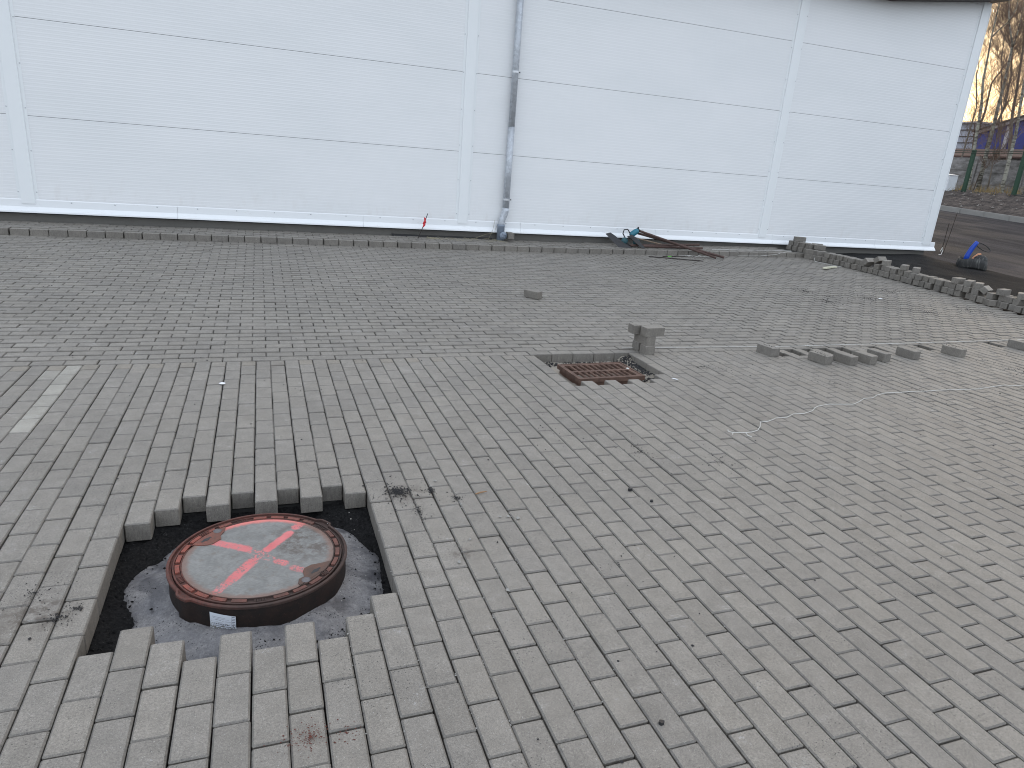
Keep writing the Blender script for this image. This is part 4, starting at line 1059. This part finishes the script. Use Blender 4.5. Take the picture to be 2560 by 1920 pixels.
for dx, dz in ((-0.15, -0.03), (0.075, -0.04)):
    b2 = MB(); Mt = Matrix.Translation((dx, -0.03, dz)) @ Matrix.Rotation(R(80), 4, 'X'); b2.v = [tuple(Mt @ Vector(v)) for v in mb.v]; b2.f = list(mb.f)
    b2.build('gear_housing', simple('dark_teal_grip', (0.015, 0.07, 0.085), 0.5), pt, True)
mb = MB(); mb.tube([(-0.12, -0.06, 0.05), (0.0, -0.08, 0.0), (0.09, -0.10, -0.07), (0.16, -0.13, -0.115)], [0.014, 0.022, 0.024, 0.02], 6); mb.tube([(-0.14, -0.03, -0.02), (-0.10, -0.06, -0.08), (-0.02, -0.08, -0.12)], 0.018, 6); mb.build('strap', M_black, pt)
tag(MB().tube([(6.469, 4.665, gz(6.47, 4.665) + 0.010), (7.30, 4.346, gz(7.3, 4.346) + 0.010)], 0.007, 6).build('steel_rod', M_rod), 'thin black rod lying on the paving in front of the pipes', 'rod')
rd = empty('steel_rod', (6.746, 4.686, gz(6.746, 4.686) + 0.01)); tag(rd, 'thin black rod with a green taped part, close under the raised edge', 'rod')
MB().tube([(0, 0, 0), (0.55, 0.10, 0.006)], 0.007, 6).build('bar', M_rod, rd); MB().tube([(0.10, 0.018, 0.001), (0.18, 0.033, 0.002)], 0.0085, 6).build('green_tape', simple('green_tape', (0.12, 0.42, 0.06), 0.5), rd)
mb = MB()
for _ in range(14):
    x = 7.2 + rng.rand() * 0.5; y = 4.72 + rng.rand() * 0.1; z = gz(x, y) + 0.006
    mb.tube([(x, y, z), (x + rng.uniform(-.06, .06), y + rng.uniform(-.03, .03), z + 0.01), (x + rng.uniform(-.1, .1), y + rng.uniform(-.05, .05), z)], 0.003, 4)
tag(mb.build('string', M_string), 'small tangle of white string under the pipe ends', 'string')

# stakes at the corner
tag(MB().tube([(14.30, 5.75, 0.30), (14.40, 5.78, 0.80), (14.47, 5.80, 1.22)], 0.007, 6).build('steel_stake', M_rod), 'taller rusty steel stake standing in the yard beyond the corner', 'stake')
sk2 = empty('steel_stake', (14.08, 5.62, 0.30)); tag(sk2, 'shorter steel stake with pale string tied at its foot, nearest the corner', 'stake')
MB().tube([(0, 0, 0), (0.07, 0.05, 0.70)], 0.007, 6).build('bar', M_rod, sk2)
MB().tube([(-0.03, 0, 0.12), (0.02, 0.01, 0.20), (0.03, 0, 0.14), (-0.01, -0.02, 0.06), (-0.12, -0.05, 0.05)], 0.008, 5).build('tied_string', M_string, sk2)

# bag with the blue handle
bgx, bgy = 13.05, 4.12; bz = gz(bgx, bgy) - 0.01
bag = empty('tool_bag', (bgx, bgy, bz), R(-38)); bag.scale = (0.84, 0.82, 0.92); tag(bag, 'open black rubber tool bag with blue post, black hoop and orange cloth', 'tool bag')
M_bag = NT('dusty_rubber'); kk = M_bag; p = kk.pos(); c = kk.mix(kk.ramp(kk.noise(kk.mapping(p, (30, 30, 4)), 1.4, 5, 0.7), 0.5, 0.75), (0.018, 0.018, 0.018), (0.14, 0.14, 0.13)); M_bag = kk.fin(c, 0.6)
mb = MB(); n_ = 28; prof = [(1.0, 0.0), (1.05, 0.03), (1.02, 0.13), (0.98, 0.19), (0.92, 0.195), (0.90, 0.12), (0.85, 0.10)]
for i in range(n_):
    a = 2 * math.pi * i / n_
    for r_, z in prof: mb.v.append((0.29 * r_ * math.copysign(abs(math.cos(a)) ** 0.75, math.cos(a)), 0.16 * r_ * math.copysign(abs(math.sin(a)) ** 0.75, math.sin(a)), z + 0.02 * math.sin(a * 3)))
kp = len(prof)
for i in range(n_):
    for j in range(kp - 1): mb.f.append((i * kp + j, ((i + 1) % n_) * kp + j, ((i + 1) % n_) * kp + j + 1, i * kp + j + 1))
mb.f.append(tuple(i * kp for i in range(n_))[::-1]); mb.f.append(tuple(i * kp + kp - 1 for i in range(n_)))
mb.build('body', M_bag, bag, True)
mb = MB(); mb.lathe([(0.0, 0.16), (0.07, 0.155), (0.13, 0.11), (0.155, 0.03), (0.15, -0.02)], 18, 0.14, 0.0); mb.v = [(a, b_ * 0.8, c_ + 0.13) for a, b_, c_ in mb.v]; mb.build('flap', M_bag, bag, True)
mb = MB(); mb.tube([(-0.14, 0.0, 0.10), (-0.13, 0.0, 0.25), (-0.08, 0, 0.40), (-0.03, 0, 0.50), (-0.01, 0.0, 0.54)], [0.055, 0.055, 0.050, 0.045, 0.038], 12); mb.build('blue_post', simple('blue_plastic', (0.01, 0.06, 0.42), 0.35, 0, 0.1), bag, True)
hoop = [(-0.02 + 0.0 + 0.15 * (1 - math.cos(t)) , 0.02 * math.sin(t), 0.50 + 0.055 * math.sin(t) - 0.26 * (1 - math.cos(t)) / 2 * 0.45) for t in lin(0, 2 * math.pi, 22)]
mb = MB(); mb.tube(hoop, 0.009, 7, cap=False); mb.build('hoop', M_black, bag, True)
mb = MB(); mb.tube([(-0.03, 0.01, 0.16), (0.02, 0.01, 0.23), (0.08, 0.01, 0.29), (0.13, 0.02, 0.30)], [0.02, 0.030, 0.032, 0.018], 8); mb.build('cloth', simple('orange_cloth', (0.62, 0.30, 0.17), 0.8), bag)
mb = MB(); mb.tube([(-0.06, 0.0, 0.17), (0.03, 0.0, 0.20)], [0.02, 0.015], 6); mb.build('pale_rag', M_paper, bag)

# ------------------------------------------------------------------ far side of the yard
kerb = structure(empty('kerb', (26.35, 10, 0)))
M_kerb = simple('kerb_concrete', (0.27, 0.265, 0.25), 0.9, 0, 0.15, 3)
pr = None; y = -6.0; i = 0
while y < 33:
    if pr is None:
        mb = MB(); mb.box(-0.075, 0.075, 0.006, 0.994, -0.25, 0.13); mb.box(-0.06, 0.075, 0.006, 0.994, 0.13, 0.145); pr = o = mb.build('kerb_stone', M_kerb, kerb)
    else: o = pr.copy(); COL.objects.link(o); o.parent = kerb
    o.location = (0.0 + rng.normal(0, 0.004), y - 10, gz(26.3, y + 0.5) + 0.005); o.rotation_euler = (math.atan(0.0455) if 0 < y < 24 else 0, 0, 0); y += 1.0
def bank_z(x, y):
    t = max(0, min(1, (x - 26.45) / 2.6)); base = gz(26.3, y) + 0.10
    z = base + (1.80 - base) * (t ** 0.8)
    n_ = mn.fractal(Vector((x * 1.6, y * 1.6, 2.2)), 0.7, 2.1, 6)
    return z + 0.10 * n_ * min(1, t * 3 + 0.15)
structure(grid_mesh('soil_bank', lin(26.43, 33.5, 70), lin(4, 32, 230), bank_z, M_soil))
# small stones on the bank
sp = [(rng.uniform(26.6, 29), y_, 0, s_) for y_, s_ in [(rng.uniform(10, 20), rng.uniform(0.02, 0.06)) for _ in range(160)]]
sp = [(x, y_, bank_z(x, y_), s_) for x, y_, z_, s_ in sp]
grains('bank_stones', sp, simple('bank_stone', (0.22, 0.20, 0.18), 0.9), 'stones and clods scattered over the soil bank', 'stones')
mb = MB()
for _ in range(1500):
    x = rng.uniform(28.7, 31.6); y = rng.uniform(11, 22)
    if mn.noise(Vector((x * 0.8, y * 0.8, 0))) < -0.05: continue
    z = bank_z(x, y) - 0.02; h = rng.uniform(0.1, 0.5); a = rng.rand() * 6.28; d_ = h * 0.5
    mb.add([(x, y - 0.012, z), (x, y + 0.012, z), (x + d_ * math.cos(a), y + d_ * math.sin(a), z + h)], [(0, 1, 2)])
o = mb.build('dry_grass', simple('ochre_grass', (0.24, 0.17, 0.075), 0.9)); tag(o, 'ochre dry grass along the fence on top of the bank', 'grass', kind='stuff')

# green post fence
M_green = simple('green_fence_paint', (0.014, 0.050, 0.026), 0.6)
fe = empty('fence', (29.0, 16, 1.75)); tag(fe, 'green steel post fence with dark wires on top of the bank', 'fence')
pr = None
for i, y in enumerate([8.45, 10.64, 12.83, 15.02, 17.21, 19.40, 21.6, 23.8]):
    if pr is None: pr = o = MB().box(-0.05, 0.05, -0.075, 0.075, -0.2, 1.72).build('post', M_green, fe)
    else: o = pr.copy(); COL.objects.link(o); o.parent = fe
    o.location = (0, y - 16, 0.0)
for h in (0.03, 1.60, 1.68):
    mb = MB(); q = []
    for y in lin(8.4, 23.8, 30): q.append((-0.06, y - 16, h + 0.012 * math.sin(y * 2.9)))
    mb.tube(q, 0.012 if h > 1 else 0.010, 4); mb.build('wire', simple('dark_wire', (0.02, 0.03, 0.02), 0.6), fe)

# grey concrete panel wall
k = NT('weathered_concrete'); p = k.pos(); f1 = k.noise(k.mapping(p, (1, 1, 2.2)), 1.6, 7, 0.72)
c = k.mix(k.ramp(f1, 0.3, 0.68), (0.10, 0.095, 0.085), (0.30, 0.285, 0.275)); k.bump(f1, 0.02); M_oldc = k.fin(c, 0.95)
cw = empty('concrete_wall', (32, 16, 1.6)); tag(cw, 'weathered grey concrete panel wall behind the green fence', 'wall')
pr = None
for i in range(17):
    if pr is None:
        mb = MB(); mb.box(-0.06, 0.06, -1.22, 1.22, -0.2, 1.70)
        for a in range(3): mb.box(-0.085, -0.06, -1.12, 1.12, 0.06 + a * 0.54, 0.06 + a * 0.54 + 0.44)
        pr = o = mb.build('wall_panel', M_oldc, cw)
    else: o = pr.copy(); COL.objects.link(o); o.parent = cw
    o.location = (rng.normal(0, 0.02), -10.5 + i * 2.5, rng.normal(0, 0.03)); o.rotation_euler = (0, rng.normal(0, 0.01), 0)
pr = None
for i in range(18):
    if pr is None: pr = o = MB().box(-0.12, 0.10, -0.08, 0.08, -0.2, 1.80).build('wall_post', M_oldc, cw)
    else: o = pr.copy(); COL.objects.link(o); o.parent = cw
    o.location = (-0.02, -11.75 + i * 2.5, 0)

# white cabinet by the corner
cb = empty('utility_cabinet', (29.0, 18.2, 1.66), 0); tag(cb, 'white utility cabinet with curved lid just beyond the corner of the warehouse', 'cabinet')
M_cab = simple('white_cabinet_paint', (0.70, 0.73, 0.76), 0.4, 0, 0.05)
MB().box(-0.25, 0.25, -0.36, 0.40, 0.0, 0.76).build('body', M_cab, cb)
mb = MB(); po = [(-0.38 + 0.80 * i / 8, 0.76 + 0.05 * math.sin(math.pi * i / 8)) for i in range(9)]
mb.add([(-0.28, a, b_) for a, b_ in po] + [(0.28, a, b_) for a, b_ in po] + [(-0.28, 0.42, 0.745), (0.28, 0.42, 0.745), (0.28, -0.38, 0.745), (-0.28, -0.38, 0.745)], [(i, i + 1, 9 + i + 1, 9 + i) for i in range(8)] + [tuple(range(9)) + (18, 21), tuple(range(9, 18)) + (19, 20), (18, 19, 20, 21)])
mb.build('lid', M_cab, cb)
MB().box(-0.262, -0.25, -0.32, 0.36, 0.04, 0.25).build('lower_door', M_cab, cb)
mb = MB(); mb.tube([(-0.255, -0.08, 0.63), (-0.29, -0.08, 0.63)], 0.055, 8); mb.build('lock', M_black, cb)
mb = MB(); mb.tube([(-0.255, 0.22, 0.31), (-0.31, 0.22, 0.31)], 0.07, 8); mb.build('socket', simple('dark_red_plastic', (0.16, 0.02, 0.04), 0.5), cb)

# buildings behind
M_blue = simple('blue_sheet_metal', (0.028, 0.035, 0.20), 0.5, 0, 0.12, 1.5)
M_pale = simple('pale_fascia', (0.42, 0.38, 0.38), 0.6); M_greyb = simple('grey_cladding', (0.36, 0.37, 0.42), 0.6, 0, 0.1, 1)
hall = empty('blue_hall', (40, 21, 1.6)); tag(hall, 'blue metal hall with pale roof edge rising to the right behind the trees', 'hall')
M3 = Matrix(((0, 0, 1, 0), (1, 0, 0, 0), (0, 1, 0, 0), (0, 0, 0, 1)))   # (y, z, depth) -> local
pk = [(5.0, 0.0), (-14.0, 0.0), (-14.0, 3.9), (-1.5, 5.40), (5.0, 3.62)]
MB().prism(pk, 0, 14, M3).build('wall', M_blue, hall)
for (ya, za, yb, zb) in ((5.15, 3.60, -1.5, 5.42), (-1.5, 5.42, -14.2, 3.9)):
    MB().prism([(ya, za), (ya, za - 0.16), (yb, zb - 0.16), (yb, zb)][::-1], -0.15, -0.02, M3).build('fascia', M_pale, hall)
    MB().prism([(ya, za + 0.01), (yb, zb + 0.01), (yb, zb + 0.09), (ya, za + 0.09)], -0.25, 14.2, M3).build('roof', M_roofdark, hall)
for yy in (3.1, 0.4, -2.6, -6.0):
    MB().box(-0.12, -0.01, yy - 0.09, yy + 0.09, 0.3, 3.9).build('downpipe', M_pale, hall)
for yy in (4.2, 2.0, -1.0, -4.0): MB().box(-0.05, -0.005, yy - 0.02, yy + 0.02, 0, 3.8).build('seam', M_roofdark, hall)
gb_ = empty('grey_building', (40.5, 28.6, 1.6)); tag(gb_, 'pale grey clad building between the warehouse corner and the blue hall', 'building')
MB().box(0, 6, -2.2, 3.2, 0, 4.15).build('wall', M_greyb, gb_)
for i in range(7): MB().box(-0.05, -0.01, -2.2, 3.2, 1.6 + 0.36 * i, 1.6 + 0.36 * i + 0.05).build('slat', M_roofdark, gb_)
MB().box(-0.2, 6.2, -2.3, 3.3, 4.15, 4.25).build('roof', M_pale, gb_)
sh = empty('low_shed', (34.5, 18, 1.6)); tag(sh, 'low brown roofed shed just above the concrete wall', 'shed')
MB().box(0, 3, -13, 12, 0, 1.9).build('wall', M_oldc, sh)
mb = MB(); mb.add([(-0.2, -13.2, 1.88), (-0.2, 12.2, 1.88), (3.2, 12.2, 2.45), (3.2, -13.2, 2.45), (-0.2, -13.2, 1.96), (-0.2, 12.2, 1.96), (3.2, 12.2, 2.53), (3.2, -13.2, 2.53)], [(0, 1, 2, 3), (7, 6, 5, 4), (0, 4, 5, 1), (1, 5, 6, 2), (2, 6, 7, 3), (3, 7, 4, 0)])
mb.build('roof', simple('brown_roofing', (0.085, 0.048, 0.038), 0.8), sh)

# ------------------------------------------------------------------ bare trees
k = NT('birch_bark'); p = k.pos(); f1 = k.noise(k.mapping(p, (2, 2, 9)), 1.5, 4, 0.7)
M_bark = k.fin(k.mix(k.ramp(f1, 0.45, 0.60), (0.30, 0.29, 0.24), (0.09, 0.08, 0.065)), 0.85)
M_twigs = simple('brown_twigs', (0.150, 0.098, 0.070), 0.85)
M_branch = simple('grey_brown_bark', (0.15, 0.125, 0.10), 0.85)
prng = random.Random(5)
def grow(mb, p0, d, ln_, r_, depth, lean):
    """a curving branch with finer ones on it"""
    n_ = 4 if depth > 0 else 2
    pts = [p0]; dd = d.copy()
    for i in range(n_):
        dd = (dd + Vector((prng.uniform(-1, 1), prng.uniform(-1, 1), prng.uniform(-0.5, 0.9))) * (0.22 if depth else 0.35)).normalized()
        pts.append(pts[-1] + dd * ln_ / n_)
    mb.tube(pts, [max(0.0028, r_ * (1 - 0.75 * i / n_)) for i in range(n_ + 1)], 3, cap=False)
    if depth == 0: return
    kids = 8 if depth == 2 else 6
    for i in range(kids):
        t = prng.uniform(0.2, 1.0); j = min(n_ - 1, int(t * n_)); q = pts[j].lerp(pts[j + 1], t * n_ - j)
        side = Vector((prng.uniform(-1, 1), prng.uniform(-1, 1), prng.uniform(-0.1, 0.9))).normalized()
        grow(mb, q, (dd * 0.8 + side).normalized(), ln_ * prng.uniform(0.35, 0.6), r_ * 0.5, depth - 1, lean)
def tree(name, label, group, path, r0, nb_, bl_, start=0.3, extra=(), depth=2, bark=None):
    base = Vector(path[0]); e = empty(name, base); tag(e, label, 'tree', group)
    P = [Vector(q) - base for q in path]; P[0] = P[0] - Vector((0, 0, 0.4)); k_ = len(P)
    r0 *= 0.72; mb = MB(); mb.tube(P, [max(0.014, r0 * (1 - 0.8 * i / (k_ - 1))) for i in range(k_)], 8)
    for ex in extra:
        Q = [Vector(q) - base for q in ex]; mb.tube(Q, [max(0.010, r0 * 0.4 * (1 - 0.7 * i / (len(Q) - 1))) for i in range(len(Q))], 6)
    mb.build('trunk', bark or M_bark, e, True)
    cr = MB(); tot = k_ - 1
    paths = [P] + [[Vector(q) - base for q in ex] for ex in extra]
    for i in range(nb_):
        PP = paths[0] if prng.random() < 0.75 or len(paths) == 1 else prng.choice(paths[1:])
        t = prng.uniform(start if PP is P else 0.1, 1.0) * (len(PP) - 1); j = min(len(PP) - 2, int(t)); q = PP[j].lerp(PP[j + 1], t - j)
        a = prng.uniform(0, 2 * math.pi)
        grow(cr, q, Vector((math.cos(a), math.sin(a), prng.uniform(0.5, 1.5))).normalized(), bl_ * prng.uniform(0.5, 1.1), r0 * 0.09 + 0.005, depth, 0)
    cr.build('crown', M_twigs, e)
    return e
TG = 'bare trees beyond the green fence'
tree('birch_tree', 'slender bare tree nearest the warehouse, forked high up', TG, [(30.6, 18.2, 1.7), (30.6, 18.35, 2.47), (30.6, 18.62, 4.61), (30.6, 18.69, 5.34), (30.6, 18.95, 6.46), (30.6, 19.03, 7.46), (30.6, 19.10, 8.19), (30.6, 19.15, 9.55), (30.6, 19.22, 10.8)], 0.11, 34, 1.5, 0.25, [[(30.6, 19.1, 8.2), (30.6, 18.8, 8.5), (30.6, 18.52, 8.72), (30.6, 18.31, 9.19), (30.6, 18.35, 9.9), (30.6, 18.3, 10.8)]])
tree('birch_tree', 'pale barked tree just right of the nearest one, splitting in two at the top', TG, [(31.2, 18.25, 1.7), (31.2, 18.33, 3.41), (31.2, 18.34, 4.49), (31.2, 18.39, 5.66), (31.2, 18.39, 6.26), (31.2, 18.48, 7.63), (31.2, 18.51, 7.92), (31.2, 18.98, 8.94), (31.2, 19.27, 9.9)], 0.13, 34, 1.6, 0.3, [[(31.2, 18.48, 7.63), (31.2, 18.42, 8.4), (31.2, 18.47, 9.17), (31.2, 18.58, 10.4)]])
tree('birch_tree', 'dark leaning tree rising behind the concrete wall', TG, [(32.6, 18.15, 1.7), (32.6, 18.32, 3.64), (32.6, 18.68, 5.23), (32.6, 18.81, 6.37), (32.6, 19.03, 7.84), (32.6, 19.12, 8.5), (32.6, 19.27, 10.2)], 0.12, 36, 1.7, 0.3, bark=M_branch)
tree('birch_tree', 'rightmost visible tree, thick trunk close to the fence', TG, [(30.4, 16.5, 1.7), (30.4, 16.59, 2.27), (30.4, 16.66, 4.19), (30.4, 16.92, 6.18), (30.4, 17.11, 7.84), (30.4, 17.2, 9.8)], 0.13, 40, 1.7, 0.3)
tree('young_tree', 'thin dark sapling far left beside the warehouse edge', TG, [(34, 21.44, 1.7), (34, 21.73, 3.13), (34, 21.7, 4.32), (34, 21.65, 5.78), (34, 22.11, 7.29), (34, 22.11, 7.63), (34, 22.5, 8.75), (34, 22.2, 9.6)], 0.07, 34, 1.6, 0.25, bark=M_branch)
tree('young_tree', 'thin straight sapling between the two pale trees', TG, [(33, 18.54, 1.7), (33, 19.42, 5.07), (33, 20.26, 7.86), (33, 20.39, 8.71), (33, 20.42, 9.6)], 0.05, 26, 1.4, 0.3, bark=M_branch)
tree('young_tree', 'short crooked sapling at the foot of the fence', TG, [(31, 18.37, 1.7), (31, 18.24, 2.68), (31, 17.99, 2.86), (31, 17.84, 3.4), (31, 17.9, 4.3)], 0.04, 10, 0.9, 0.3, bark=M_branch)
tree('young_tree', 'slanting sapling before the blue hall', TG, [(31, 17.62, 1.7), (31, 17.72, 2.7), (31, 17.79, 3.28), (31, 17.98, 4.86), (31, 18.1, 6.4)], 0.05, 20, 1.1, 0.3, bark=M_branch)
for i, (x, y, h, lb_) in enumerate([(36.5, 23.0, 8.5, 'broad bare tree behind the saplings, left of the blue hall'), (37, 20.0, 9.5, 'tall twiggy tree in front of the blue hall'), (36, 16.5, 9.0, 'twiggy tree in front of the right part of the blue hall'),
                                    (48, 31, 12, 'distant bare tree behind the grey building'), (49, 27, 13, 'distant bare tree behind the left end of the blue hall'), (50, 22.5, 12.5, 'distant bare tree behind the peak of the blue hall'), (33, 12.5, 9, 'bare tree outside the right edge by the fence')]):
    z0 = 1.6; pth = [(x, y, z0)]
    for s_ in range(1, 7): pth.append((x + prng.uniform(-.12, .12) * s_, y + prng.uniform(-.12, .12) * s_, z0 + h * s_ / 6))
    tree('bare_tree', lb_, TG, pth, 0.12 if x < 40 else 0.17, 36, 2.0 if x < 40 else 3.2, 0.2, depth=2, bark=M_branch)
